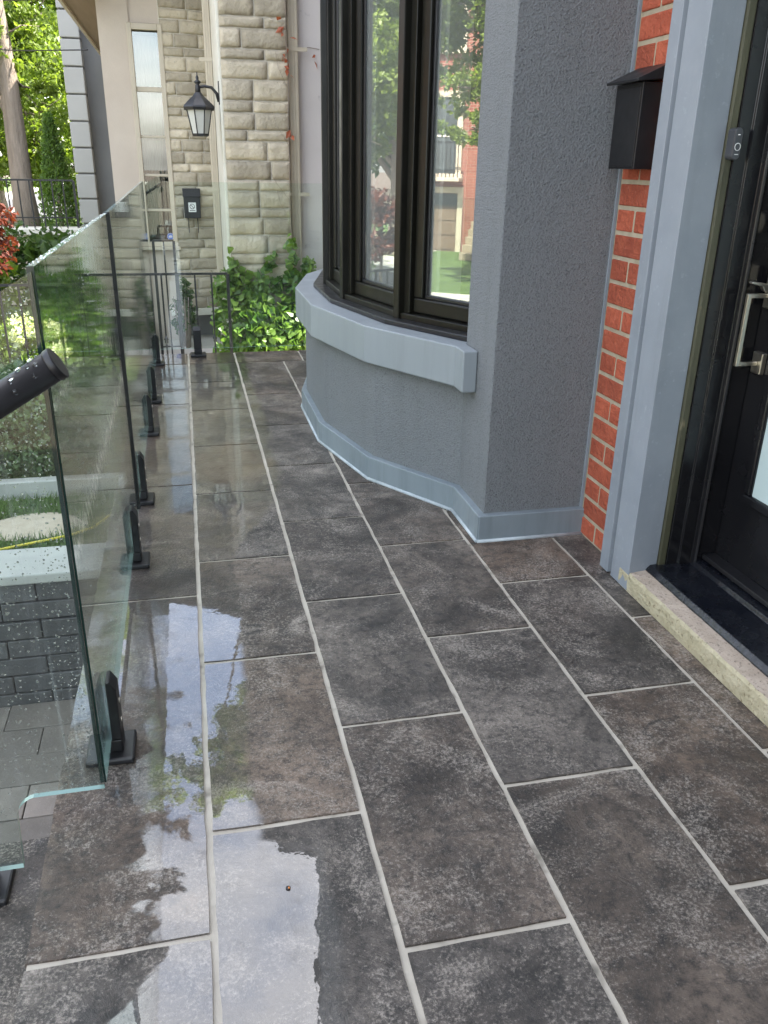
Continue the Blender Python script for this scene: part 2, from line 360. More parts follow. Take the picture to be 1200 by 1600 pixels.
def edgemat():
    mt, nt, out = newmat('glass_edge'); p = N(nt, 'ShaderNodeBsdfPrincipled')
    p.inputs['Base Color'].default_value = (.006, .022, .018, 1); p.inputs['Roughness'].default_value = .10
    nt.links.new(p.outputs[0], out.inputs[0]); return mt
M['gedge'] = edgemat()
def lit_edgemat():  # same glass edge in a paler colour, standing in for reflected sky
    mt, nt, out = newmat('glass_edge_lit'); p = N(nt, 'ShaderNodeBsdfPrincipled')
    p.inputs['Base Color'].default_value = (.24, .34, .31, 1); p.inputs['Roughness'].default_value = .1
    nt.links.new(p.outputs[0], out.inputs[0]); return mt
M['gedge_lit'] = lit_edgemat()
def dropmat():
    mt, nt, out = newmat('rain_drop'); p = N(nt, 'ShaderNodeBsdfPrincipled')
    p.inputs['Base Color'].default_value = (.95, 1, .98, 1); p.inputs['Roughness'].default_value = .02; p.inputs['IOR'].default_value = 1.33
    p.inputs['Transmission Weight'].default_value = 1
    nt.links.new(p.outputs[0], out.inputs[0]); return mt
M['drop'] = dropmat()
M['lantern_glass'] = surf('frosted_lantern_glass', (.50, .50, .46), (.58, .58, .54), 5, .35, None, 60, .1, .001)
M['hose'] = surf('yellow_hose', (.60, .50, .03), (.68, .58, .05), 6, .4, None, 60, .1, .001)
M['sign_white'] = surf('white_sticker', (.72, .72, .70), (.78, .78, .76), 4, .5, None, 60, .02, .001)
M['sign_black'] = surf('black_print', (.02, .02, .02), (.03, .03, .03), 4, .5, None, 60, .02, .001)
M['sign_blue'] = surf('blue_decal', (.03, .11, .42), (.04, .14, .5), 4, .4, None, 60, .02, .001)
M['olive'] = surf('weathered_olive_wood', (.05, .05, .028), (.09, .086, .05), 9, .5, None, 60, .6, .004, sc=(1, 1, .3), fine=(25, (.30, .24, .14), .66, .8))
M['door_lite'] = surf('frosted_door_glass', (.42, .52, .50), (.48, .58, .56), 2, .12, None, 30, .05, .001)
M['redbrickwall'] = None
def brickwallmat():
    mt, nt, out = newmat('far_brickwork'); p = N(nt, 'ShaderNodeBsdfPrincipled'); tc = posvec(nt)
    sp = N(nt, 'ShaderNodeSeparateXYZ'); nt.links.new(tc, sp.inputs[0]); cb = N(nt, 'ShaderNodeCombineXYZ')
    nt.links.new(math_(nt, 'ADD', sp.outputs[0], sp.outputs[1]), cb.inputs[0]); nt.links.new(sp.outputs[2], cb.inputs[1])
    b = N(nt, 'ShaderNodeTexBrick'); b.inputs['Scale'].default_value = 1; b.inputs['Brick Width'].default_value = .21; b.inputs['Row Height'].default_value = .074
    b.inputs['Mortar Size'].default_value = .006; b.inputs['Color1'].default_value = (.20, .060, .042, 1); b.inputs['Color2'].default_value = (.26, .088, .06, 1); b.inputs['Mortar'].default_value = (.30, .235, .17, 1)
    nt.links.new(cb.outputs[0], b.inputs[0]); nt.links.new(b.outputs[0], p.inputs['Base Color']); p.inputs['Roughness'].default_value = .85
    nt.links.new(bump(nt, b.outputs[1], -.4, .01), p.inputs['Normal']); nt.links.new(p.outputs[0], out.inputs[0]); return mt
M['farbrick'] = brickwallmat()

# ------------------------------------------------------------------ ground and street
GZ = -0.75; SZ = -1.25
def sheet(name, x0, x1, y0, y1, z, mat, thick=.05):
    o = MB().box(x0, x1, y0, y1, z - thick, z).build(name, mat); o['kind'] = 'structure'; return o
sheet('ground', -220, 220, -220, 220, SZ - .03, M['dirt'], .2)
sheet('road', -10.6, -5.3, -90, 140, SZ - .012, M['asphalt'], .012)
sheet('pavement', -5.2, -3.8, -90, 140, SZ + .10, M['pale_concrete'], .11)
sheet('kerb', -5.32, -5.2, -90, 140, SZ + .105, M['coping'], .115)
sheet('far_kerb', -10.72, -10.6, -90, 140, SZ + .105, M['coping'], .115)
sheet('far_pavement', -12.4, -10.73, -90, 140, SZ + .10, M['pale_concrete'], .11)
sheet('far_lawn', -21.0, -12.41, -90, 140, SZ + .09, M['lawn'], .1)
sheet('garden_lawn', -3.3, -.36, 3.13, 40, -.215, M['lawn'], 1.05)
sheet('verge', -3.79, -3.31, 3.19, 40, SZ + .08, M['lawn'], .1)
sheet('porch_paving', -.55, 1.2, 5.92, 9.6, -.40, M['pale_concrete'], .3)
sheet('walkway_base', -3.2, -.37, -6, 2.89, GZ - .012, M['dirt'], .53)

# ------------------------------------------------------------------ terrace
X_EDGE, Y_END = -0.344, 5.86
LX = [-0.037, 0.274, 0.583, 0.901, 1.213]; TL = 0.618; GAP = .013
terr = MB().box(X_EDGE + .003, 1.60, -3.0, Y_END - .01, GZ - .04, -.0045).build('terrace_floor', M['grout'])
terr['kind'] = 'structure'
def tile(x0, x1, y0, y1):
    g = GAP / 2
    if y1 - y0 < .04: return
    a, b, c, d = x0 + g, x1 - g, y0 + g, y1 - g; P = []
    def run(p, q):
        n = max(2, int((Vector(q) - Vector(p)).length / .045)); t = (Vector(q) - Vector(p)).normalized(); nn = Vector((-t.y, t.x))
        for i in range(n):
            w_ = Vector(p).lerp(Vector(q), i / n); P.append(w_ + nn * (rnd.gauss(0, .0009) if i else rnd.uniform(0, .002)))
    run((a, c), (b, c)); run((b, c), (b, d)); run((b, d), (a, d)); run((a, d), (a, c))
    MB().prism([tuple(p) for p in P], -.0045 - .010, 0).build('tile', M['tile'], terr)
cols = [(X_EDGE - g_, LX[0]) for g_ in (GAP / 2,)] + [(LX[i], LX[i + 1]) for i in range(4)] + [(LX[4], 1.60)]
offs = {1: 5.016, 2: 4.680, 3: 2.556 + TL * 3, 4: 2.211 + TL * 4, 5: 1.93 + TL * 5}
YB = 5.525
for ci, (a, b) in enumerate(cols):
    if ci == 0: js = [YB, 4.539, 3.28, 2.313, 1.069, -.17, -1.4, -2.64, -3.0]
    else:
        js = [YB]; y = offs[ci]
        while y > YB - .05: y -= TL
        while y > -2.95: js.append(y); y -= TL
        js.append(-3.0)
    for k in range(len(js) - 1): tile(a, b, js[k + 1], js[k])
for a, b in ((X_EDGE - GAP / 2, LX[0]), (LX[0], .274), (.274, .72), (.72, 1.16), (1.16, 1.60)): tile(a, b, YB, Y_END)
# front steps going down to the walkway
stp = thing('entry_steps', (-.9, .2, GZ), 'slate clad entry steps going down beside the terrace', 'steps')
for k in range(3):
    x1 = X_EDGE - .004 - k * .285
    MB().box(x1 - .30 if k < 2 else x1 - .30, x1, -1.4, 1.56, GZ - .03, -.175 * (k + 1)).build('step', M['tile'], stp, bevel=.003)

# ------------------------------------------------------------------ own house
house = thing('grey_stucco_house', (1.33, 1.5, 0), 'blue grey stucco house with bow window and black front door', 'house')
def HB(mb, name, mat, bevel=0, parent=None): return mb.build(name, mat, parent or house, bevel)
PX, PY = .957, 2.545           # pilaster corner faces
HT = 6.4
# brick facade strip, its bricks and the wall masses
bw = HB(MB().box(1.3312, 1.60, 2.262, 2.60, -.02, HT), 'brick_wall', M['mortar'])
cz = 0.0; k = 0
while cz < 2.35:
    spl = [(2.266, 2.425), (2.425, 2.535)] if k % 2 == 0 else [(2.266, 2.535)]
    if k % 4 == 3: spl = [(2.266, 2.535)]
    for (a, b) in spl:
        e = rnd.uniform(-.0015, .0015)
        HB(MB().box(1.3275 + e, 1.36, a + .0055, b - .0055, cz + .0065, cz + .0685), 'brick', M['brick'], .004, bw)
    cz += .0745; k += 1
# facade beyond the door towards the street side of the camera
HB(MB().box(1.33, 1.60, -3.0, 1.06, -.02, HT), 'facade_wall', M['stucco'])
HB(MB().box(1.32, 1.60, 1.06, 2.262, 2.27, HT), 'facade_wall', M['stucco'])
HB(MB().box(-.10, 1.33, -1.55, -1.25, 0.001, 5.0), 'added_shade_wall', M['stucco'])  # unseen wall added behind the camera to darken the faces turned towards it
HB(MB().box(1.60, 9, -3, -2.7, GZ, HT), 'side_wall', M['stucco'])
HB(MB().box(1.60, 9, 5.56, 5.86, GZ, HT), 'side_wall', M['stucco'])
HB(MB().box(8.7, 9, -2.7, 5.56, GZ, HT), 'rear_wall', M['stucco'])
rf = HB(MB().prism_axis([(.75, HT), (9.3, HT), (5.1, HT + 2.6)], 'y', -3.3, 6.1), 'roof', M['roof'])
# pilaster at the door and its twin past the bow
HB(MB().box(PX, 1.335, PY, 2.835, 0.0, HT), 'pilaster', M['stucco'], .004)
HB(MB().box(PX, 1.60, 5.31, 5.60, 0.0, HT), 'pilaster', M['stucco'], .004)
HB(MB().box(1.322, 1.330, 2.536, 2.5455, .1, HT), 'sealant_bead', M['paint'])
# bow: plan vertices (skirt, wall, ledge, window line)
def inset(poly, d):   # move an open plan polyline towards +x side by d
    out = []
    for i, p in enumerate(poly):
        ns = []
        for j in (i - 1, i):
            if 0 <= j < len(poly) - 1:
                t = (Vector(poly[j + 1]) - Vector(poly[j])).normalized(); ns.append(Vector((t.y, -t.x)))
        n = sum(ns, Vector((0, 0))).normalized(); s_ = d / max(.4, n.dot(ns[0])); out.append(tuple(Vector(p) + n * s_))
    return out
SK = [(.930, 2.815), (.680, 3.213), (.555, 3.757), (.555, 4.375), (.680, 4.92), (.930, 5.32)]
LG = [(.905, 2.795), (.664, 3.232), (.530, 3.79), (.530, 4.345), (.664, 4.90), (.905, 5.34)]
WN = [(.990, 2.846), (.767, 3.259), (.639, 3.805), (.639, 4.33), (.767, 4.876), (.990, 5.289)]
WL = inset(SK, .028)
def strip(poly_out, poly_in, z0, z1, name, mat, bevel=0):
    return HB(MB().prism(list(poly_out) + list(poly_in)[::-1], z0, z1), name, mat, bevel)
strip([(1.02, 2.77)] + WL + [(1.02, 5.36)], [(1.10, 2.80)] + inset(WL, .12) + [(1.10, 5.33)], 0, .5, 'bow_wall', M['stucco'])
skp = [(.930, 2.52)] + SK + [(.93, 5.63)]
strip(skp, [(1.0, 2.6)] + inset(SK, .06) + [(1.0, 5.5)], .004, .100, 'skirting', M['skirt'], .004)
HB(MB().box(.932, 1.334, 2.52, 2.60, .004, .0995), 'skirting', M['skirt'], .004)
mb = MB()
for i in range(len(skp) - 1):
    a, b = skp[i], skp[i + 1]; mb.tube([(a[0], a[1], .003), (b[0], b[1], .003)], .008, 6)
mb.tube([(.93, 2.52, .003), (1.33, 2.52, .003)], .008, 6)
HB(mb, 'sealant_bead', M['caulk'])
ledge_poly = [(.957, 2.700), (.903, 2.700)] + LG + [(.903, 5.43), (.957, 5.43), (1.2, 5.3)] + WN[::-1][1:-1] + [(1.2, 2.84), (.957, 2.84)]
HB(MB().prism([(.956, 2.700), (.903, 2.700)] + LG + [(.903, 5.43), (.956, 5.43)] + [(1.08, 5.30)] + inset(WN, .16)[::-1][1:-1] + [(1.08, 2.84), (.956, 2.84)], .495, .641), 'window_ledge', M['ledge'], .005)
# bow above the windows, and room behind
WT = 2.55
strip(inset(LG, .06), inset(LG, .35), WT, HT, 'bow_wall', M['stucco'])
strip([(.955, 2.70), (.955, 2.85)] + inset(LG, .05) + [(.955, 5.3)], [(1.3, 2.75), (1.3, 2.9)] + inset(LG, .33) + [(1.3, 5.3)], WT - .12, WT, 'lintel', M['stucco'])
HB(MB().prism([(1.06, 2.90)] + inset(SK, .12)[1:-1] + [(1.06, 5.25), (8.7, 5.55), (8.7, 2.61), (1.3, 2.63)], .30, .33), 'room_floor', M['floorwood'])
HB(MB().prism([(.98, 2.85)] + inset(SK, .16)[1:-1] + [(.98, 5.3), (8.7, 5.55), (8.7, 2.61), (1.3, 2.63)], 2.86, 2.9), 'room_ceiling', M['whitewall'])
HB(MB().box(1.60, 8.7, 2.50, 2.62, -.4, 2.9), 'room_wall', M['whitewall'])
HB(MB().box(5.2, 5.3, 2.62, 5.56, -.4, 2.9), 'room_wall', M['whitewall'])
HB(MB().box(1.34, 1.60, 2.60, 2.84, .33, 2.86), 'room_wall', M['whitewall'])
# windows of the bow
WD = -.045
for i in range(5):
    a = Vector(WN[i]); b = Vector(WN[i + 1]); t = (b - a).normalized(); n = Vector((-t.y, t.x))   # n points outwards (-x)
    if n.x > 0: n = -n
    L = (b - a).length
    def seg(mb, s0, s1, d0, d1, z0, z1, mi=0):
        d0 += WD; d1 += WD; q = [a + t * s0 + n * d0, a + t * s1 + n * d0, a + t * s1 + n * d1, a + t * s0 + n * d1]; mb.prism(q, z0, z1, mi)
    e0 = .004 if i == 0 else .062; e1 = .004 if i == 4 else .062; w0 = .012 if i == 0 else .05; w1 = .012 if i == 4 else .05
    fr_ = MB(); seg(fr_, .0, L, -.085, .004, .643, .685); seg(fr_, .0, L, -.085, .004, WT - .12, WT)
    if i > 0: seg(fr_, .022, .060, -.085, -.012, .685, WT - .12)
    if i < 4: seg(fr_, L - .060, L - .022, -.085, -.012, .685, WT - .12)
    w = HB(fr_, 'bow_window', M['bronze'], .003)
    sl = MB(); seg(sl, -.005, L + .005, .0045, .062, .6415, .662); HB(sl, 'sill', M['black'], .004, w)
    sh = MB()
    z0, z1 = .687, WT - .122; s0, s1 = e0, L - e1
    for (u0, u1, v0, v1) in ((s0, s1, z0, z0 + .058), (s0, s1, z1 - .058, z1), (s0, s0 + w0, z0 + .058, z1 - .058), (s1 - w1, s1, z0 + .058, z1 - .058)):
        seg(sh, u0, u1, -.055, -.030, v0, v1)
    HB(sh, 'sash', M['bronze'], .006, w)
    bd = MB()
    for (u0, u1, v0, v1) in ((s0 + w0, s1 - w1, z0 + .058, z0 + .072), (s0 + w0, s0 + w0 + .012, z0 + .072, z1 - .07), (s1 - w1 - .012, s1 - w1, z0 + .072, z1 - .07)):
        seg(bd, u0, u1, -.0552, -.044, v0, v1)
    HB(bd, 'glazing_bead', M['black'], .003, w)
    pn = MB(); seg(pn, s0 + w0 + .002, s1 - w1 - .002, -.060, -.056, z0 + .06, z1 - .06); HB(pn, 'pane', M['pane'], 0, w)
    wi = MB()
    for (u0, u1) in ((.03, .10), (L - .145, L - .03)): seg(wi, u0, u1, -.21, -.087, .70, WT - .1)
    seg(wi, .03, L - .03, -.21, -.087, .645, .70)
    for (u0, u1) in ((s0, s0 + w0 + .014), (s1 - w1 - .016, s1)): seg(wi, u0, u1, -.086, -.0605, z0, z1)
    HB(wi, 'inner_jamb', M['whiteframe'], 0, w)
for i in range(1, 5):
    p = Vector(WN[i]); t0 = (Vector(WN[i]) - Vector(WN[i - 1])).normalized(); t1 = (Vector(WN[i + 1]) - Vector(WN[i])).normalized()
    t = (t0 + t1).normalized(); n = Vector((-t.y, t.x))
    if n.x > 0: n = -n
    q = [p + t * .020 + n * (.012 + WD), p + t * .026 + n * (WD - .10), p - t * .026 + n * (WD - .10), p - t * .020 + n * (.012 + WD)]
    HB(MB().prism(q, .6425, WT), 'mullion', M['bronze'], .004)
# door surround, frame, door
prof = [(1.275, 2.265), (1.275, 2.212), (1.300, 2.208), (1.300, 2.190), (1.275, 2.188), (1.275, 2.080), (1.368, 2.080), (1.368, 2.262), (1.336, 2.265)]
HB(MB().prism(prof, .004, 2.35), 'door_trim', M['paint'], .002)
prof2 = [(x, 2.13 - (y - 1.05)) for x, y in prof]
HB(MB().prism([(x, 3.175 - y) for x, y in prof], .004, 2.35), 'door_trim', M['paint'], .002)
HB(MB().box(1.276, 1.368, 1.096, 2.079, 2.16, 2.349), 'door_trim', M['paint'], .002)
HB(MB().prism([(1.3685, 2.072), (1.392, 2.070), (1.392, 2.10), (1.3685, 2.10)], .075, 2.16), 'caulked_edge', M['olive'], .004)
fp = [(1.392, 2.066), (1.428, 2.066), (1.431, 2.058), (1.470, 2.058), (1.473, 2.044), (1.480, 2.040), (1.486, 2.044), (1.488, 2.050), (1.535, 2.050), (1.60, 2.050), (1.60, 2.10), (1.392, 2.10)]
HB(MB().prism(fp, .075, 2.16), 'door_frame', M['doorblack'], .002)
HB(MB().prism([(x, 3.175 - y) for x, y in fp], .075, 2.16), 'door_frame', M['doorblack'], .002)
HB(MB().box(1.392, 1.60, 1.124, 2.051, 2.12, 2.16), 'door_frame', M['doorblack'], .002)
HB(MB().prism_axis([(1.332, .074), (1.345, .088), (1.47, .094), (1.475, .106), (1.60, .112), (1.60, .0), (1.332, .0)], 'y', 1.062, 2.110), 'threshold', M['threshold'], .002)
dr = HB(MB().box(1.545, 1.595, 1.126, 2.048, .116, 2.118), 'front_door', M['doorblack'], .002)
# door lite: raised moulding and glass, lower panel
z0, z1, y0, y1 = .335, 1.95, 1.215, 1.955
md = MB()
md.box(1.528, 1.548, y0, y1, z0, z0 + .03); md.box(1.528, 1.548, y0, y1, z1 - .03, z1)
md.box(1.528, 1.548, y0, y0 + .03, z0 + .03, z1 - .03); md.box(1.528, 1.548, y1 - .03, y1, z0 + .03, z1 - .03)
HB(md, 'moulding', M['doorblack'], .006, dr)
HB(MB().box(1.538, 1.546, y0 + .031, y1 - .031, z0 + .031, z1 - .031), 'lite', M['door_lite'], 0, dr)
hd = MB(); hd.box(1.462, 1.474, 2.000, 2.012, .728, .925); hd.box(1.474, 1.53, 2.001, 2.011, .913, .925); hd.box(1.474, 1.53, 2.001, 2.011, .728, .740)
HB(hd, 'pull_handle', M['nickel'], .002, dr)
HB(MB().box(1.530, 1.545, 1.985, 2.028, .705, .765), 'handle_plate', M['nickel'], .003, dr)
HB(MB().box(1.530, 1.545, 1.985, 2.028, .885, .99), 'handle_plate', M['nickel'], .003, dr)
HB(MB().prism_axis([(1.530, .948), (1.49, .955), (1.468, .957), (1.466, .952), (1.50, .944), (1.510, .93), (1.516, .93), (1.530, .936)], 'y', 1.998, 2.016), 'thumb_latch', M['nickel'], .002, dr)
HB(MB().prism_axis([(2.0 + .026 * math.cos(t), 1.10 + .026 * math.sin(t)) for t in [k * math.pi / 10 for k in range(20)]], 'x', 1.525, 1.546), 'deadbolt', M['nickel'], .002, dr)
HB(MB().box(1.5, 1.544, 1.13, 2.046, .113, .128), 'sweep', M['black'], .002, dr)
# concrete doorstep
ds = thing('concrete_doorstep', (1.33, 1.5, 0), 'low moss stained concrete step below the black threshold', 'step')
mb = MB(); nS = 60
for k in range(nS + 1):
    y = .95 + (2.1335 - .95) * k / nS; j = lambda a_: rnd.gauss(0, a_)
    for (x, z) in ((1.277, .002), (1.275 + j(.0012), .025), (1.274 + j(.0009), .057 + j(.0008)), (1.280 + j(.001), .066 + j(.0006)), (1.305, .069 + j(.0007)), (1.36, .073)): mb.v.append((x, y, z))
for k in range(nS):
    for i in range(5): mb.face([k * 6 + i, (k + 1) * 6 + i, (k + 1) * 6 + i + 1, k * 6 + i + 1][::-1])
mb.face([0, 1, 2, 3, 4, 5][::-1]); mb.face([nS * 6 + i for i in range(6)])
b_ = mb.build('step_block', [M['concrete'], M['concrete_top']], ds)
for p in b_.data.polygons:
    if abs(p.normal.z) > .88: p.material_index = 1
# mailbox beside the door
mbx = thing('black_mailbox', (1.30, 2.415, 1.228), 'black metal mailbox with sloped lid on the red brick strip', 'mailbox')
MB().box(1.259, 1.3265, 2.338, 2.492, 1.228, 1.452).build('box', M['black'], mbx, .002)
MB().prism_axis([(1.232, 1.450), (1.232, 1.457), (1.3262, 1.500), (1.3262, 1.460), (1.25, 1.4525)], 'y', 2.322, 2.506).build('lid', M['black'], mbx, .0015)
MB().box(1.2565, 1.2592, 2.344, 2.486, 1.234, 1.44).build('front_panel', M['black'], mbx, .001)
# door bell
bel = thing('doorbell', (1.372, 2.07, 1.25), 'small grey video doorbell with ring button on door frame', 'doorbell')
pl = [(1.379 + .012 * math.cos(a) , 1.292 + (.026 if math.sin(a) > 0 else -.026) + .012 * math.sin(a)) for a in [k * math.pi / 8 + .001 for k in range(16)]]
MB().prism_axis(pl, 'y', 2.038, 2.0715).build('body', surf('doorbell_grey', (.045, .047, .052), (.06, .062, .067), 5, .35, None, 60, .02, .001), bel, .003)
ring = [(1.379 + .0078 * math.cos(a), 2.0370, 1.285 + .0085 * math.sin(a)) for a in [k * math.pi / 10 for k in range(21)]]
MB().tube(ring, .0009, 5).build('button_ring', M['sign_white'], bel)
MB().box(1.374, 1.384, 2.0368, 2.0382, 1.2665, 1.268).build('mark', M['sign_white'], bel)
MB().lathe([(.003, 0), (.003, .002)], (0, 0, 0), 10).build('lens', M['sign_white'], bel).location = Vector((1.379, 2.0375, 1.312)) - wloc(bel)

# ------------------------------------------------------------------ glass railing
GX = -.242
def glass_slab(mb, axis, c, outline):
    """12 mm pane from an outline polygon; slot 0 = faces, 1 = dark polished edges, 2 = non-vertical edges with sky reflection painted in."""
    t = .006; n = len(outline); b = len(mb.v)
    for s_ in (-t, t):
        for (u, z) in outline: mb.v.append((c + s_, u, z) if axis == 'x' else (u, c + s_, z))
    mb.face(range(b, b + n), 0); mb.face([b + n + i for i in range(n)][::-1], 0)
    for i in range(n):
        j = (i + 1) % n; lo = abs(outline[j][0] - outline[i][0]) > 1e-4
        mb.face([b + i, b + n + i, b + n + j, b + j], 2 if lo else 1)
def drops(parent, pts, name='raindrops'):
    """small water beads: squashed low-poly domes; pts = (pos, normal, r)"""
    mb = MB()
    for (p, nrm, r) in pts:
        nrm = Vector(nrm); u = nrm.orthogonal().normalized(); w = nrm.cross(u); p = Vector(p); b = len(mb.v)
        ph = rnd.random() * 6
        for (rr, hh) in ((1, 0), (.75, .45)):
            for k in range(6):
                a = ph + k * math.pi / 3; mb.v.append(tuple(p + (u * math.cos(a) + w * math.sin(a)) * r * rr + nrm * r * hh))
        mb.v.append(tuple(p + nrm * r * .62))
        for k in range(6):
            k2 = (k + 1) % 6; mb.face([b + k, b + k2, b + 6 + k2, b + 6 + k], 0, True); mb.face([b + 6 + k, b + 6 + k2, b + 12], 0, True)
        mb.face([b + k for k in range(6)][::-1], 0)
    o = mb.build(name, M['drop'], parent); o['kind'] = 'stuff'; return o
def glass_panel(label, axis, c, outline, mats, group=None):
    cx = sum(p[0] for p in outline) / len(outline)
    z = min(p[1] for p in outline)
    t = thing('glass_balustrade', (c, cx, z) if axis == 'x' else (cx, c, z), label, 'glass railing', group)
    mb = MB(); glass_slab(mb, axis, c, outline); mb.build('glass', mats, t); return t
gm = [M['glass'], M['gedge'], M['gedge_lit']]
A1 = glass_panel('clear glass panel between the stair panel and the dark seam', 'x', GX, [(1.440, .052), (2.925, .052), (2.925, 1.072), (1.440, 1.072)], gm)
A2 = glass_panel('clear glass panel between the dark seam and the far corner', 'x', GX, [(2.937, .052), (5.762, .052), (5.762, 1.105), (2.937, 1.072)], gm)
gm2 = [M['glass_clean'], M['gedge'], M['gedge_lit']]
E1 = glass_panel('clear glass panel across the end of the terrace facing the ivy', 'y', 5.770, [(-.236, .052), (.94, .052), (.94, 1.105), (-.236, 1.105)], gm2)
ol = [(-.238, 1.066), (-.238, .052), (-.375, .052)]
for k in range(1, 7):
    a = k * math.pi / 12; ol.append((-.375 - .036 * math.sin(a), .052 - .036 * (1 - math.cos(a)) - .002 * k))
ol += [(-.417, -.123), (-.655, -.125), (-.70, -.298), (-.94, -.300), (-.985, -.473), (-1.75, -.475), (-1.75, 1.066 - .60 * 1.512)]
B1 = glass_panel('raindrop covered stair glass panel sloping down beside the steps', 'y', 1.428, ol[::-1], gm)
# seam strips (dark) between A1 and A2 and at the stair corner
MB().box(GX - .0065, GX + .012, 2.920, 2.942, .052, 1.074).build('seam_strip', M['black'], A1)
dp = []
for _ in range(2600):
    x = -.25 - rnd.random() ** 1.4 * .45; zt = 1.05 + (x + .24) * .6; z = rnd.uniform(max(-.1, .02 + (x + .4) * .6 if x < -.42 else .06), zt)
    r = .0008 + .0016 * rnd.random() ** 2
    dp.append(((x, 1.4219, z), (0, -1, 0), r))
drops(B1, dp)
dp = []
for _ in range(900):
    y = 1.46 + rnd.random() * 1.4; z = rnd.uniform(.1, 1.06)
    dp.append(((GX + .0061, y, z), (1, 0, 0), .0007 + .0013 * rnd.random() ** 2))
drops(A1, dp)
dp = [((GX + rnd.uniform(-.0055, .0055), rnd.uniform(1.45, 2.9), 1.0721), (0, 0, 1), rnd.uniform(.0012, .003)) for _ in range(160)]
drops(A1, dp)
# spigot clamps
def make_clamp():
    t = thing('glass_clamp', (0, 0, 0), 'x', 'clamp', 'black clamps along the glass railing')
    mb = MB(); s = .052
    mb.prism([(-s, -s), (s, -s), (s, s), (-s, s)], .0005, .017)
    mb.build('base_plate', M['black'], t, .005, True)
    mb = MB(); mb.box(-.028, .028, -.026, .026, .017, .048); mb.build('post', M['black'], t, .003, True)
    for sx in (-1, 1):
        pf = [(sx * .0066, .0485), (sx * .028, .0485), (sx * .028, .176), (sx * .015, .198), (sx * .0066, .198)]
        j = MB().prism_axis(pf, 'y', -.0255, .0255).build('jaw', M['black'], t, .0025, True)
    for z in (.085, .135):
        mb = MB(); ring = [(.0281, .006 * math.cos(a), z + .006 * math.sin(a)) for a in [k * math.pi / 4 for k in range(8)]]
        b = len(mb.v); mb.v += ring + [(p[0] + .0018, p[1], p[2]) for p in ring]
        mb.face(range(8)); mb.face(range(8, 16))
        for k in range(8): mb.face([k, (k + 1) % 8, 8 + (k + 1) % 8, 8 + k])
        mb.build('screw', M['nickel'], t, 0, True)
    return t
cl0 = make_clamp()
spots = [((GX, 1.605, 0), 0, 'black glass clamp beside the notched stair glass corner'),
         ((GX, 2.575, 0), 0, 'black glass clamp just short of the dark glass seam'),
         ((GX, 3.13, 0), 0, 'black glass clamp just past the dark glass seam'),
         ((GX, 4.02, 0), 0, 'black glass clamp midway along the far side panel'),
         ((GX, 4.62, 0), 0, 'black glass clamp second from the far glass corner'),
         ((GX, 5.53, 0), 0, 'black glass clamp next to the far glass corner'),
         ((.03, 5.770, 0), 90, 'black glass clamp holding the end panel before the ivy'),
         ((-.50, 1.428, -.175), 90, 'black glass clamp on the first entry step')]
for i, (p, rz, lb) in enumerate(spots):
    c_ = cl0 if i == 0 else copy_tree(cl0)
    c_.location = p; c_.rotation_euler.z = R(rz); c_['label'] = lb
# handrail on the stair glass
hr = thing('handrail', (-.21, 1.35, .93), 'wet black round handrail with end cap sloping beside steps', 'handrail')
h0 = Vector((-.212, 1.352, .934)); hd_ = Vector((-1, 0, -.60)).normalized()
MB().tube([h0, h0 + hd_ * 1.7], .0245, 24).build('rail', surf('handrail_black', (.020, .019, .020), (.034, .032, .033), 9, .28, .4, 120, .08, .0006), hr)
MB().tube([h0 - hd_ * .008, h0 + hd_ * .004], .0262, 24).build('end_cap', M['black'], hr, .002)
for d in (.35, 1.2):
    q = h0 + hd_ * d; MB().tube([q, q + Vector((0, .02, -.03)), q + Vector((0, .07, -.045))], .007, 8).build('bracket', M['black'], hr)
dp = []
u = hd_.orthogonal().normalized(); w = hd_.cross(u)
for _ in range(150):
    a = rnd.uniform(0, 6.283); nn = u * math.cos(a) + w * math.sin(a)
    if nn.z < -.2: continue
    dp.append((h0 + hd_ * rnd.uniform(.01, .5) + nn * .0243, nn, .0014 + .0046 * rnd.random() ** 2))
drops(hr, dp)

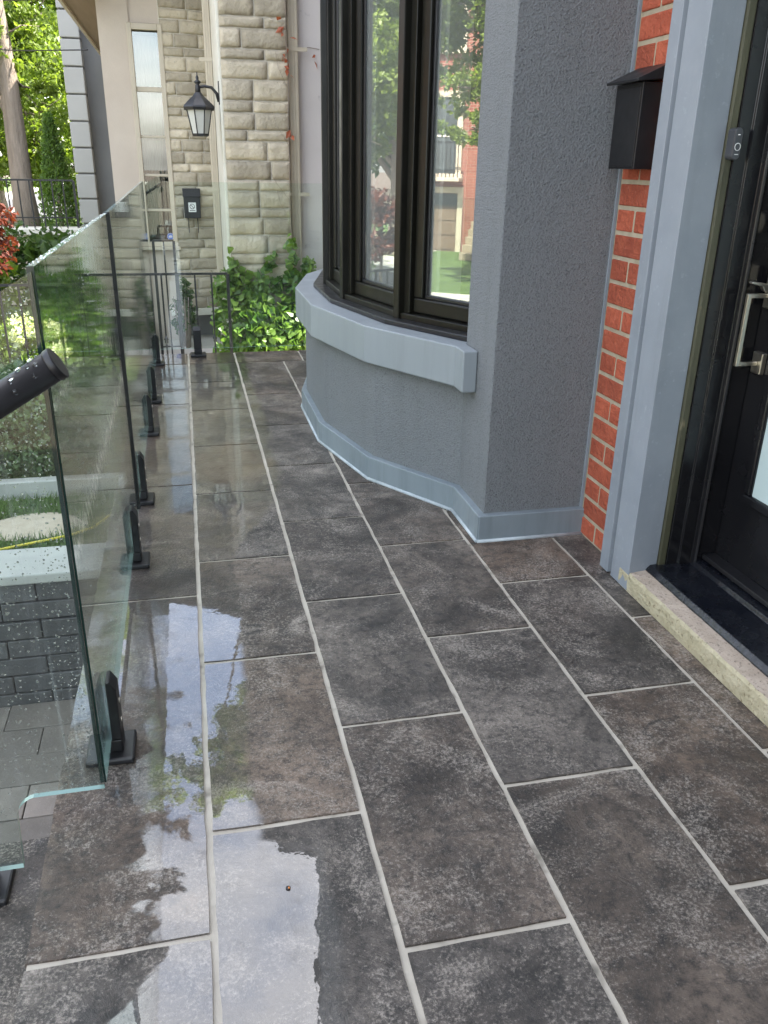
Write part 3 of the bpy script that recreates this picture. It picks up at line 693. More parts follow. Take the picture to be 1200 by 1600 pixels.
# ------------------------------------------------------------------ stone builder
def stone(parent, P, u0, u1, z0, z1, mat, depth=.03, nrm=None, nu=7, nz=5):
    """One rock-faced block. P(u) -> plan point and outward normal."""
    mb = MB(); sd_ = rnd.uniform(0, 100); g = []
    for i in range(nu + 1):
        row = []
        for j in range(nz + 1):
            fu, fz = i / nu, j / nz; u = u0 + (u1 - u0) * fu; z = z0 + (z1 - z0) * fz
            p, n = P(u); e = min(fu, 1 - fu, fz * .8, (1 - fz) * .8) * 2
            edge = 0 if e <= 0 else 1
            d = depth * (.35 + .65 * edge) + (mnoise.noise(Vector((u * 9 + sd_, z * 11, sd_))) * .011 + mnoise.noise(Vector((u * 26, z * 30 + sd_, 3))) * .008) * edge
            jx = rnd.uniform(-.002, .002) if edge == 0 else 0
            row.append(len(mb.v)); mb.v.append((p[0] + n[0] * d, p[1] + n[1] * d, z + jx))
        g.append(row)
    for i in range(nu):
        for j in range(nz): mb.face([g[i][j], g[i + 1][j], g[i + 1][j + 1], g[i][j + 1]], 0, True)
    rim = [g[i][0] for i in range(nu + 1)] + [g[nu][j] for j in range(1, nz + 1)] + [g[i][nz] for i in range(nu - 1, -1, -1)] + [g[0][j] for j in range(nz - 1, 0, -1)]
    bk = []
    for r_ in rim:
        v = mb.v[r_]; us = None
        bk.append(len(mb.v))
        # push straight back to the wall plane
        i_ = rim.index(r_); mb.v.append(v)
    for k_, r_ in enumerate(rim):
        v = mb.v[r_]; # find nearest u for normal
        best = min((abs(P(u0 + (u1 - u0) * q / nu)[0][0] - v[0]) + abs(P(u0 + (u1 - u0) * q / nu)[0][1] - v[1]), q) for q in range(nu + 1))[1]
        p, n = P(u0 + (u1 - u0) * best / nu); mb.v[bk[k_]] = (v[0] - n[0] * (depth * .35 + .004), v[1] - n[1] * (depth * .35 + .004), v[2])
    L = len(rim)
    for k_ in range(L):
        k2 = (k_ + 1) % L; mb.face([rim[k2], rim[k_], bk[k_], bk[k2]])
    mb.face(bk[::-1])
    return mb.build('stone', mat, parent)
def stones(parent, P, u0, u1, z0, z1, mat, heights=(.135, .075, .13, .08, .14), gap=.010, depth=.022, lens=(.14, .36)):
    z = z0; k = 0; last = None
    while z < z1 - .03:
        h = heights[k % len(heights)] * rnd.uniform(.93, 1.07); z2 = min(z + h, z1); us = [u0]
        while us[-1] < u1 - .02:
            nx = us[-1] + rnd.uniform(*lens) * (1 if h > .1 else 1.15)
            if u1 - nx < .10: nx = u1
            us.append(nx)
        if len(us) == 2 and rnd.random() < .8: us = [u0, u0 + (u1 - u0) * rnd.uniform(.3, .7), u1]
        for a, b in zip(us, us[1:]): stone(parent, P, a + gap / 2, b - gap / 2, z + gap / 2, z2 - gap / 2, mat, depth)
        z = z2; k += 1

# ------------------------------------------------------------------ neighbour's house
nb = thing('stone_house', (.3, 8, -.4), 'beige stone and stucco house beyond the end of terrace', 'house')
def NB(mb, name, mat, bevel=0, parent=None): return mb.build(name, mat, parent or nb, bevel)
NY = 7.0
pil = NB(MB().box(.345, .835, NY, 7.9, -.45, 5.2), 'stone_pillar', M['stonemortar'])
stones(pil, lambda u: ((u, NY), (0, -1)), .342, .838, -.42, 3.3, M['stone'])
NB(MB().box(.325, .3448, NY + .015, 8.9, -.42, 3.3), 'pillar_side_strip', M['whitetrim'], .004)  # pale strip over the pillar's left side face
NB(MB().box(.836, 8.5, 7.16, 15, GZ, 5.6), 'side_wall', M['pstucco'])
NB(MB().prism_axis([(.5, 5.6), (8.9, 5.6), (4.8, 7.6)], 'y', 6.9, 15.3), 'roof', M['roof'])
# recessed wall with the narrow window
NY1 = 8.42
def slope(x): return 2.64 + (x + .95) * .37
ws = MB()
def gable(mb, x0, x1, y0, y1, z0):
    mb.prism_axis([(x0, z0), (x1, z0), (x1, slope(x1)), (x0, slope(x0))], 'y', y0, y1)
gable(ws, -.60, -.345, NY1, NY1 + .3, -.42)
gable(ws, -.345, -.095, NY1 + .02, NY1 + .3, 2.27)
ws.box(-.345, -.095, NY1 + .02, NY1 + .3, -.42, .50)
NB(ws, 'stucco_wall', M['bstucco'])
def curveP(u):
    # arc: starts at window edge, bows back to the right
    r = 1.05; th = u / r; cx, cy = -.10, NY1 + r
    return ((cx + r * math.sin(th), cy - r * math.cos(th)), (math.sin(th), -math.cos(th)))
core = MB(); arc = [curveP(u * .02)[0] for u in range(0, 29)]
core.prism(arc + [(.55, 9.6), (-.10, 9.6)], -.16, 2.95)
cw = NB(core, 'stone_wall', M['stonemortar'])
stones(cw, curveP, .004, .46, -.10, 2.9, M['stone'], heights=(.10, .075, .115, .07, .105), gap=.009, depth=.016, lens=(.10, .27))
# pale curved plinth under the stone, over a dark recess
pa = [curveP(u * .02) for u in range(-4, 29)]
pl = [(p[0] + n[0] * .035, p[1] + n[1] * .035) for p, n in pa]; pi_ = [(p[0] - n[0] * .05, p[1] - n[1] * .05) for p, n in pa]
NB(MB().prism(pl + pi_[::-1], -.165, -.10), 'plinth', M['whitetrim'], .006)
NB(MB().box(-.6, .55, NY1 + .22, 9.6, -.42, -.17), 'base_wall', M['gdark'])
NB(MB().box(-.62, .5, NY1 + .301, 15, GZ, 2.55), 'side_wall', M['bstucco'])
# window
wx0, wx1, wz0, wz1 = -.345, -.095, .50, 2.27
w = NB(MB().box(wx0 - .022, wx0 + .018, NY1 - .022, NY1 + .06, wz0 - .02, wz1 + .035).box(wx1 - .018, wx1 + .022, NY1 - .022, NY1 + .06, wz0 - .02, wz1 + .035)
       .box(wx0 + .018, wx1 - .018, NY1 - .022, NY1 + .06, wz1 - .015, wz1 + .035).box(wx0 + .018, wx1 - .018, NY1 - .022, NY1 + .06, wz0 - .02, wz0 + .02), 'window', M['btrim'], .004)
NB(MB().box(wx0 - .05, wx1 + .05, NY1 - .05, NY1 + .03, wz0 - .05, wz0 - .021), 'sill', M['btrim'], .004, w)
bars = [.80, 1.10, 1.42, 1.80]
for z in bars: NB(MB().box(wx0 + .0185, wx1 - .0185, NY1 + .005, NY1 + .05, z - (.02 if z > 1.7 else .011), z + (.02 if z > 1.7 else .011)), 'glazing_bar', M['btrim'], .003, w)
zz = [wz0 + .02] + bars + [wz1 - .015]
for a, b in zip(zz, zz[1:]): NB(MB().box(wx0 + .0185, wx1 - .0185, NY1 + .026, NY1 + .030, a + .012, b - .012), 'pane', M['pane2'], 0, w)
cu = MB(); b0 = 0
for i in range(25):
    f = i / 24; x = wx0 + .03 + f * .19; yy = NY1 + .075 + .012 * math.sin(f * 34)
    for j, z in enumerate((2.22, 1.8, 1.3, .95, .55)):
        pinch = (1, 1, .92, .62, .5)[j]; cu.v.append((wx0 + .03 + f * .19 * pinch + (.0, .0, .0, -.0, .01)[j], yy, z))
for i in range(24):
    for j in range(4): cu.face([i * 5 + j, (i + 1) * 5 + j, (i + 1) * 5 + j + 1, i * 5 + j + 1], 0, True)
NB(cu, 'curtain', M['curtain'], 0, w)
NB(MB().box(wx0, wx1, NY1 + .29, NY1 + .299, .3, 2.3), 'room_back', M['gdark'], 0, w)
# decal in the lowest pane
cz_, cx_ = .565, -.135
dsc = MB(); dsc.prism_axis([(cx_ + .032 * math.cos(k * math.pi / 12), cz_ + .032 * math.sin(k * math.pi / 12)) for k in range(24)], 'y', NY1 + .0235, NY1 + .0255)
dc = NB(dsc, 'decal', M['sign_blue'], 0, w)
fnt = MB()
for (x, ww) in ((-.014, .004), (-.008, .004), (-.001, .004), (.006, .004), (.013, .004)): fnt.box(cx_ + x - ww / 2, cx_ + x + ww / 2, NY1 + .0225, NY1 + .0234, cz_ - .009, cz_ + .009 + (.004 if x in (-.001,) else 0))
NB(fnt, 'decal_letters', M['sign_white'], 0, w)
ring = [(cx_ + .028 * math.cos(k * math.pi / 12), NY1 + .023, cz_ + .028 * math.sin(k * math.pi / 12)) for k in range(25)]
NB(MB().tube(ring, .0012, 4), 'decal_ring', M['sign_white'], 0, w)
# eave along the street side
NB(MB().box(-.93, -.601, NY1 - .6, 15, 2.555, 2.575), 'soffit', M['soffit'])
NB(MB().box(-.965, -.9305, NY1 - .62, 15, 2.53, 2.66), 'fascia', M['btrim'], .004)
rm = MB(); rm.prism_axis([(-1.0, 2.66), (.9, 2.66 + 1.9 * .37), (.9, 2.76 + 1.9 * .37), (-1.0, 2.74)], 'y', NY1 - .64, 15)
NB(rm, 'roof', M['roof'])
# downpipes
def downpipe(x0, x1, y0, y1, label, zt=3.2):
    t = thing('downpipe', ((x0 + x1) / 2, y0, -.4), label, 'downpipe')
    mb = MB(); mb.box(x0, x1, y0, y1, -.40, zt)
    n_ = 3
    for k in range(n_):
        c = x0 + (x1 - x0) * (k + .5) / n_; mb.box(c - .008, c + .008, y0 - .005, y0 - .0001, -.40, zt)
    mb.build('pipe', M['btrim'], t, .003)
    for z in (.98, 2.0): MB().box(x0 - .05, x1 + .07, y0 - .008, y0 - .0055, z, z + .028).build('strap', M['btrim'], t)
downpipe(.848, .925, NY + .07, NY + .145, 'beige ribbed downpipe between stone pillar and pinkish wall', 4.4)
downpipe(.265, .322, 8.02, 8.08, 'beige downpipe behind the lantern in the stone recess', 3.0)
# wall lantern
ln = thing('wall_lantern', (.17, NY + .05, 1.4), 'black carriage lantern on a curved arm from stone pillar', 'lantern')
lc = (.168, NY + .06)
MB().box(.318, .3245, lc[1] - .025, lc[1] + .025, 1.62, 1.78).build('wall_plate', M['iron'], ln, .003)
MB().tube([(.32, lc[1], 1.64), (.305, lc[1], 1.695), (.27, lc[1], 1.735), (.22, lc[1], 1.742), (.172, lc[1], 1.735)], [.013, .012, .011, .010, .010], 8).build('arm', M['iron'], ln)
MB().lathe([(.012, 1.690), (.022, 1.70), (.018, 1.745), (.012, 1.752), (.026, 1.765), (.026, 1.772), (.010, 1.782), (.012, 1.80), (.004, 1.815), (.003, 1.835)], (*lc, 0), 10).build('finial', M['iron'], ln)
MB().lathe([(.118, 1.578), (.124, 1.598), (.118, 1.610), (.085, 1.64), (.045, 1.672), (.022, 1.70)], (*lc, 0), 8, 0, False).build('roof', M['iron'], ln, .002)
MB().lathe([(.060, 1.40), (.066, 1.405), (.066, 1.418), (.060, 1.42)], (*lc, 0), 8, 0, False).build('base_ring', M['iron'], ln)
for k in range(8):
    a = 2 * math.pi * (k + .5) / 8; a2 = 2 * math.pi * (k + 1.5) / 8
    q0 = Vector((lc[0] + .062 * math.cos(a), lc[1] + .062 * math.sin(a), 1.412)); q1 = Vector((lc[0] + .098 * math.cos(a), lc[1] + .098 * math.sin(a), 1.582))
    r0 = Vector((lc[0] + .062 * math.cos(a2), lc[1] + .062 * math.sin(a2), 1.412)); r1 = Vector((lc[0] + .098 * math.cos(a2), lc[1] + .098 * math.sin(a2), 1.582))
    MB().tube([q0, q1], .0055, 4).build('glazing_bar', M['iron'], ln)
    g = MB(); cen = (q0 + q1 + r0 + r1) / 4; off = (Vector((lc[0], lc[1], cen.z)) - cen).normalized() * .003
    g.v = [tuple(p) for p in (q0, r0, r1, q1)] + [tuple(p + off) for p in (q0, r0, r1, q1)]
    for f in ((0, 1, 2, 3), (7, 6, 5, 4), (0, 4, 5, 1), (1, 5, 6, 2), (2, 6, 7, 3), (3, 7, 4, 0)): g.face(f)
    g.build('pane', M['lantern_glass'], ln)
# neighbour's mailbox with a sticker
nm = thing('wall_mailbox', (.085, 8.35, .7), 'black wall mailbox with white no entry sticker on stone', 'mailbox')
mx, my = .082, NY1 - .085
MB().prism_axis([(my, .735), (my + .10, .735), (my + .10, .985), (my + .05, .985), (my + .0, .93)], 'x', mx - .075, mx + .075).build('box', M['black'], nm, .006)
MB().prism_axis([(my - .006, .925), (my + .05, .992), (my + .10, .992), (my + .10, .986), (my + .052, .986), (my - .002, .918)], 'x', mx - .08, mx + .08).build('lid', M['black'], nm, .002)
for s_ in (-.042, .042): MB().tube([(mx + s_, my + .05, .735), (mx + s_, my + .04, .63), (mx + s_, my + .0, .61)], .004, 6).build('paper_hook', M['iron'], nm)
sk = MB().box(mx - .034, mx + .034, my - .0018, my - .0004, .79, .872).build('sticker', M['sign_white'], nm)
ring = [(mx + .021 * math.cos(k * math.pi / 10), my - .0025, .838 + .021 * math.sin(k * math.pi / 10)) for k in range(21)]
rg = MB().tube(ring, .003, 4); rg.tube([(mx - .014, my - .0025, .852), (mx + .014, my - .0025, .824)], .003, 4)
rg.box(mx - .026, mx + .026, my - .0026, my - .0019, .800, .806)
o_ = rg.build('sticker_symbol', M['sign_black'], sk); 
# iron railings of the neighbour
def railing(name, label, p0, p1, zb, zt, step, group=None, knuckle=True, slope_=0):
    a, b = Vector(p0), Vector(p1); L = (b - a).length; t = (b - a).normalized(); n = max(2, round(L / step))
    th = thing(name, (p0[0], p0[1], zb), label, 'railing', group)
    MB().tube([(a.x, a.y, zt), (b.x, b.y, zt + slope_)], .012, 4, sm=False).build('top_rail', M['iron'], th)
    MB().tube([(a.x, a.y, zb + .10), (b.x, b.y, zb + .10 + slope_)], .008, 4, sm=False).build('bottom_rail', M['iron'], th)
    for i in range(n + 1):
        q = a + t * L * i / n; zz_ = slope_ * i / n; post = i in (0, n)
        mb = MB().tube([(q.x, q.y, zb), (q.x, q.y, zt + zz_ - .003)], .016 if post else .0092, 4, sm=False)
        if knuckle and i % 3 == 1: mb.lathe([(.007, -.03), (.015, -.018), (.011, -.006), (.019, .004), (.011, .014), (.007, .03)], (q.x, q.y, zb + .42 * (zt - zb)), 8)
        mb.build('post' if post else 'baluster', M['iron'], th)
    return th
railing('iron_railing', 'short black iron porch railing between terrace end and ivy', (-.32, 6.6), (.292, 6.6), -.40, .443, .125)
railing('iron_railing', 'tall narrow black iron railing under the neighbour window', (-.27, 7.6), (-.10, 7.6), -.40, .60, .085, knuckle=False)
railing('garden_fence', 'black iron garden fence in front of cream flowers', (-.62, 5.95), (-3.2, 5.95), -.21, .46, .115)

# ------------------------------------------------------------------ foliage
def leaves(mb, pts, size, stretch=1.7, droop=.3, mi=0, up=.35, heart=False):
    for p in pts:
        s_ = size * rnd.uniform(.6, 1.35); d = Vector((rnd.gauss(0, 1), rnd.gauss(0, 1), rnd.gauss(0, 1) - droop)).normalized()
        nn = Vector((rnd.gauss(0, 1), rnd.gauss(0, 1), rnd.gauss(0, 1) + up)).normalized(); w = d.cross(nn)
        if w.length < .1: w = d.orthogonal()
        w.normalize(); nn = w.cross(d); p = Vector(p); b = len(mb.v)
        if heart:
            for (u, v, z) in ((0, 0, 0), (.42, .12, .12), (.5, .45, .14), (0, 1.0, -.05), (-.5, .45, .14), (-.42, .12, .12)):
                mb.v.append(tuple(p + w * u * s_ + d * v * s_ + nn * z * s_))
            mb.face([b, b + 1, b + 2, b + 3], mi); mb.face([b, b + 3, b + 4, b + 5], mi)
        else:
            for (u, v, z) in ((0, 0, 0), (.5 / stretch, .45, .1), (0, 1, 0), (-.5 / stretch, .45, .1)): mb.v.append(tuple(p + w * u * s_ + d * v * s_ + nn * z * s_))
            mb.face([b, b + 1, b + 2], mi); mb.face([b, b + 2, b + 3], mi)
def ball(c, r, n, shell=.5):
    out = []
    for _ in range(n):
        d = Vector((rnd.gauss(0, 1), rnd.gauss(0, 1), rnd.gauss(0, 1))).normalized(); k = (shell + (1 - shell) * rnd.random()) ** .7
        out.append(Vector(c) + Vector((d.x * r[0], d.y * r[1], d.z * r[2])) * k)
    return out
def tree(name, label, base, h, tr, clumps, nleaf, size, lm, cat='tree', group=None, lean=(0, 0), clus=.26, limbs=True):
    t = thing(name, base, label, cat, group); B = Vector(base)
    mb = MB(); top = B + Vector((lean[0], lean[1], h * .62)); pts = []
    for i in range(7):
        f = i / 6; q = B.lerp(top, f) + Vector((rnd.uniform(-.05, .05), rnd.uniform(-.05, .05), 0)) * f * tr * 6; q.z = B.z - .1 + (top.z - B.z + .1) * f; pts.append(q)
    rads = [tr * (1.35 if i == 0 else 1) * (1 - .62 * i / 6) for i in range(7)]
    mb.tube(pts, rads, 12)
    if limbs:
        for (c, r) in clumps:
            c = Vector(c); f = min(.95, max(.35, (c.z - r[2] * 1.2 - B.z) / (top.z - B.z))); s0 = B.lerp(top, f)
            md_ = s0.lerp(c, .5) + Vector((rnd.uniform(-.2, .2), rnd.uniform(-.2, .2), .25)); rr = tr * (1 - .6 * f) * .5
            mb.tube([s0, md_, c], [rr, rr * .6, rr * .2], 6)
            for _ in range(4):
                e = ball(c, r, 1, .7)[0]; mb.tube([md_.lerp(c, .6), (md_ + e) / 2 + Vector((0, 0, .1)), e], [rr * .3, rr * .2, rr * .06], 4)
    mb.build('trunk', M['bark'], t)
    cr = MB(); tot = sum(r[0] * r[1] for c, r in clumps)
    for (c, r) in clumps:
        n = int(nleaf * r[0] * r[1] / tot); sub = max(4, n // 90); cs = ball(c, r, sub, .35)
        for q in cs: leaves(cr, ball(q, (r[0] * clus, r[1] * clus, r[2] * clus * .85), n // sub, .2), size)
    o = cr.build('crown', lm, t); return t
# climbing ivy at the foot of the stone pillar
iv = thing('climbing_ivy', (.6, 6.75, -.4), 'bright green ivy climbing the foot of the stone pillar', 'ivy')
mb = MB(); st = MB(); pts = []
def ivyz(x): return .30 + .16 * math.sin((x - .2) * 9) + (.10 if x > .7 else 0)
for _ in range(1500):
    x = rnd.uniform(.20, 1.02); zt = ivyz(x); z = -.38 + (zt + .38) * rnd.random() ** .8
    bulge = .34 * max(0, 1 - abs(z + .12) / .55) * (1 - .5 * abs(x - .6) / .45) + .03
    y = 6.985 - bulge * rnd.uniform(.55, 1.0); pts.append((x + (rnd.uniform(-.05, .05)), y, z))
for x0, z0, x1, z1, n in ((.50, .25, .70, .55, 46), (.36, .3, .345, .56, 26), (.80, .3, .835, .68, 46), (.88, .2, .95, .52, 60), (.62, .30, .80, .36, 40)):
    for k in range(n):
        f = rnd.random(); pts.append((x0 + (x1 - x0) * f + rnd.uniform(-.03, .03) * (1 - f * .6), 6.955 - rnd.random() * .04, z0 + (z1 - z0) * f + rnd.uniform(-.03, .03)))
    st.tube([(x0, 6.968, -.35), (x0 + .02, 6.966, z0), (x1, 6.968, z1)], [.007, .005, .002], 5)
leaves(mb, pts, .062, 1.2, .5, 0, .4, True)
st.build('stem', M['bark'], iv); mb.build('foliage', M['leaf_ivy'], iv)
# withered vine on the pillar edge
vn = thing('dry_vine', (.83, 6.95, .6), 'thin dry vine with red withered leaves along pillar edge', 'vine')
st = MB(); v = [(.838, 6.962, .3)]
for k in range(12): v.append((.825 + rnd.uniform(-.012, .012), 6.962, .3 + .18 * (k + 1)))
st.tube(v, .0028, 5)
for (z, dx) in ((1.5, -.12), (1.1, -.16), (.95, -.1), (1.9, -.08)): st.tube([(.825, 6.962, z - .15), (.80 + dx * .5, 6.96, z - .02), (.825 + dx, 6.962, z + .08)], .0016, 4)
st.tube([(.93, 7.15, 2.02), (1.02, 7.15, 2.04), (1.1, 7.15, 2.03)], .003, 4)
st.build('stem', M['bark'], vn)
mb = MB(); pts = [(.835 + rnd.uniform(-.04, .02), 6.955, z + rnd.uniform(-.05, .05)) for z in (2.15, 2.05, 1.95, 1.9, 1.85) for _ in range(3)] + [(.84, 6.955, 1.46), (.85, 6.955, 1.42), (.845, 6.955, 1.44), (1.07, 7.145, 1.99), (1.06, 7.145, 1.95), (.76, 6.95, 2.18)]
for p in pts:
    mb = MB(); leaves(mb, [p], .06, 1.8, 1.2); mb.build('leaf', M['leaf_dry'], vn)
# shrub in the porch recess
def shrub(name, label, c, r, n, size, lm, cat='shrub', group=None, stems=6, extra=None, heart=False, ground=None):
    g = c[2] - r[2] if ground is None else ground
    t = thing(name, (c[0], c[1], g), label, cat, group)
    mb = MB(); sub = max(5, n // 40)
    for q in ball(c, (r[0] * .85, r[1] * .85, r[2] * .85), sub, .35): leaves(mb, ball(q, (r[0] * .34, r[1] * .34, r[2] * .34), n // sub, .1), size, 1.5, .1, 0, .5, heart)
    mb.build('foliage', lm, t); st = MB()
    for k in range(stems):
        a = rnd.random() * 6.28; st.tube([(c[0] + .04 * math.cos(a), c[1] + .04 * math.sin(a), g - .02), (c[0] + r[0] * .6 * math.cos(a), c[1] + r[1] * .6 * math.sin(a), c[2] + r[2] * .3)], [.012, .004], 5)
    st.build('stem', M['bark'], t)
    if extra: extra(t)
    return t
shrub('porch_shrub', 'dark green shrub growing below the narrow window', (-.07, 8.05, -.02), (.13, .13, .30), 420, .055, M['leaf_b'], ground=-.40)
# clipped hedge by the lawn
hg = thing('clipped_hedge', (-1.3, 4.55, -.16), 'dense small leaved hedge behind the low pale edging', 'hedge')
mb = MB(); pts = []
for _ in range(15000):
    x = -.42 - 1.9 * rnd.random(); y = 3.93 + .85 * rnd.random(); top = .25 + .10 * mnoise.noise(Vector((x * 2.2, y * 2.2, 0))) - .12 * max(0, 4.18 - y) / .25
    z = -.20 + (top + .20) * rnd.random() ** .55
    if y > 4.05 and z < top - .12 and rnd.random() < .75: y = 3.93 + rnd.random() * .1
    pts.append((x, y + .05 * mnoise.noise(Vector((x * 5, z * 5, 2))), z))
leaves(mb, pts, .032, 1.3, 0, 0, .5); mb.build('foliage', M['leaf_hedge'], hg)
st = MB()
for k in range(16):
    x = -.5 - k * .115; st.tube([(x, 4.35, -.25), (x + rnd.uniform(-.1, .1), 4.35, .1)], [.012, .006], 5)
st.build('stem', M['bark'], hg)
ed = thing('lawn_edging', (-1.5, 3.83, -.22), 'low pale concrete edging kerb in front of the hedge', 'edging')
for k in range(5): MB().box(-.37 - (k + 1) * .6 + .004, -.37 - k * .6, 3.80, 3.86, -.25, -.132).build('edging_block', M['coping'], ed, .006)
# retaining wall, one block at a time
rw = thing('retaining_wall', (-1.7, 2.95, GZ), 'dark block retaining wall with pale coping holding the lawn', 'wall')
core = MB().box(-3.25, -.37, 2.935, 3.118, SZ, -.205).build('wall_core', M['dirt'], rw)
zc = GZ
for k in range(7):
    x = -.37 - (.13 if k % 2 else 0)
    if k % 2: MB().box(-.37 - .126, -.37, 2.905, 2.9345, zc + .003, zc + .074).build('block', M['block'], rw, .004)
    while x > -3.2:
        MB().box(x - .256, x, 2.905 + rnd.uniform(-.003, .003), 2.9345, zc + .003, zc + .0745).build('block', M['block'], rw, .004); x -= .26
    zc += .078
x = -.37
while x > -3.2:
    MB().box(x - .596, x, 2.885, 3.125, -.200, -.160).build('coping', M['coping'], rw, .006); x -= .6
# walkway pavers
wp = MB().box(-3.2, -.362, .6, 2.902, GZ - .02, GZ - .008).build('walkway', M['dirt']); wp['kind'] = 'structure'
y = 2.9; k = 0
while y > 1.3:
    x = -.362 - (.0 if k % 2 else .14)
    if not k % 2: MB().box(-.362 - .137, -.362, y - .157, y, GZ - .007, GZ + .03).build('paver', M['paver'], wp, .003)
    while x > -2.2:
        MB().box(x - .277, x, y - .157, y, GZ - .007, GZ + .03 + rnd.uniform(-.002, .002)).build('paver', M['paver'], wp, .003); x -= .28
    y -= .16; k += 1
# sand patch, hose, near grass
sp = MB(); n = 20; sp.v.append((-.72, 3.46, -.203))
for k_ in range(n):
    a = 2 * math.pi * k_ / n; rr = 1 + rnd.uniform(-.12, .12); sp.v.append((-.72 + .22 * math.cos(a) * rr, 3.46 + .14 * math.sin(a) * rr, -.213))
for k_ in range(n): sp.face([0, 1 + k_, 1 + (k_ + 1) % n], 0, True)
o = sp.build('bare_patch', M['sand']); o['kind'] = 'structure'
hs = MB(); hp = [(-3.2, 3.2, -.2), (-1.6, 3.16, -.197), (-1.1, 3.17, -.197), (-.80, 3.21, -.197), (-.66, 3.26, -.197), (-.55, 3.30, -.197), (-.46, 3.37, -.197), (-.40, 3.5, -.197), (-.385, 3.77, -.2)]
t = tag(hs.tube(hp, .006, 8).build('garden_hose', M['hose']), 'thin yellow hose lying across the lawn', 'hose')
gr = MB()
for _ in range(9000):
    x = -.37 - 1.5 * rnd.random(); y = rnd.uniform(3.13, 3.79)
    if ((x + .72) / .20) ** 2 + ((y - 3.46) / .13) ** 2 < 1: continue
    hgt = rnd.uniform(.02, .05); a = rnd.random() * 6.28; b = len(gr.v); dx, dy = math.cos(a) * .003, math.sin(a) * .003; lx, ly = rnd.gauss(0, .016), rnd.gauss(0, .016)
    gr.v += [(x - dx, y - dy, -.218), (x + dx, y + dy, -.218), (x + lx, y + ly, -.215 + hgt)]; gr.face([b, b + 1, b + 2])
o = gr.build('grass', M['grass']); tag(o, 'short green grass between coping and edging', 'grass', kind='stuff')
# cream flowers, behind the fence
def flowers(t):
    mb = MB(); W = wloc(t)
    for _ in range(16):
        c = (W.x + rnd.uniform(-.42, .42), W.y + rnd.uniform(-.3, .05), rnd.uniform(-.02, .16)); leaves(mb, ball(c, (.055, .055, .07), 70, .3), .03, 1.1)
    mb.build('blossom', M['petal'], t)
shrub('flowering_shrub', 'shrub with cream flower heads behind the iron fence', (-1.28, 6.35, .0), (.5, .3, .2), 1500, .06, M['leaf_a'], extra=flowers, ground=-.22)
shrub('leafy_shrub', 'glossy broad leaved shrub by the planter wall', (-1.05, 7.7, .30), (.30, .3, .42), 700, .085, M['leaf_b'], ground=-.22, heart=True)
shrub('leafy_shrub', 'small pale leaved shrub beside the glossy one', (-1.75, 7.4, .25), (.45, .35, .40), 1200, .07, M['leaf_a'], ground=-.22)
tree('red_maple', 'small red leaved maple hanging over the garden shrubs', (-1.75, 6.7, -.2), 1.5, .025, [((-1.46, 6.6, .80), (.20, .2, .12)), ((-1.32, 6.55, .66), (.14, .13, .09)), ((-1.62, 6.6, .90), (.25, .25, .12)), ((-1.75, 6.7, .72), (.30, .25, .2)), ((-1.45, 6.5, .56), (.22, .2, .10))], 2400, .05, M['leaf_red'], clus=.75)
shrub('leafy_shrub', 'tall dark leaved shrub between maple and planter wall', (-1.35, 8.7, .25), (.55, .3, .50), 2200, .06, M['leaf_b'], ground=-.22)
# planter wall with a fence on top
pw = thing('planter_wall', (-2.0, 9.6, -.2), 'low beige planter wall with pale cap', 'wall')
MB().box(-3.2, -1.06, 9.5, 9.75, -.2, .50).build('wall', M['btrim'], pw); MB().box(-3.24, -1.03, 9.46, 9.79, .501, .56).build('cap', M['whitetrim'], pw, .006)
railing('iron_fence', 'black iron fence with arched top on planter wall', (-1.08, 9.62), (-2.9, 9.62), .56, 1.02, .11, knuckle=False)
con = thing('conifer', (-1.50, 11.6, -.2), 'narrow pointed green conifer behind the planter fence', 'conifer')
mb = MB(); 
for _ in range(7000):
    f = rnd.random() ** .75; r_ = .33 * (1 - f) ** .8 + .02; a = rnd.random() * 6.28; k = math.sqrt(rnd.uniform(.3, 1))
    leaves(mb, [(-1.50 + r_ * k * math.cos(a), 11.6 + r_ * k * math.sin(a), -.15 + 1.85 * f)], .05, 2.6, -1.0)
mb.build('crown', M['leaf_con'], con); MB().tube([(-1.5, 11.6, -.2), (-1.5, 11.6, 1.4)], [.04, .01], 6).build('trunk', M['bark'], con)

# grey quoined house
gh = thing('grey_house', (-1.2, 14, -.3), 'pale grey rendered house with banded corner piers', 'house')
MB().box(-1.02, 6, 14.6, 22, SZ, 3.55).build('wall', M['gstucco'], gh)
MB().box(-1.262, -1.021, 14.3, 21, SZ, 3.5).build('pier_core', M['gdark'], gh)
z = -.4
while z < 3.2:
    MB().box(-1.535, -1.262, 14.06, 14.55, z + .012, z + .345).build('quoin', M['gstucco'], gh, .012); z += .355
MB().box(-1.50, -1.264, 14.10, 14.54, SZ, 3.5).build('pier_core', M['gdark'], gh)
MB().box(-1.6, 6.3, 13.95, 22.2, 3.56, 3.72).build('roof', M['roof'], gh)

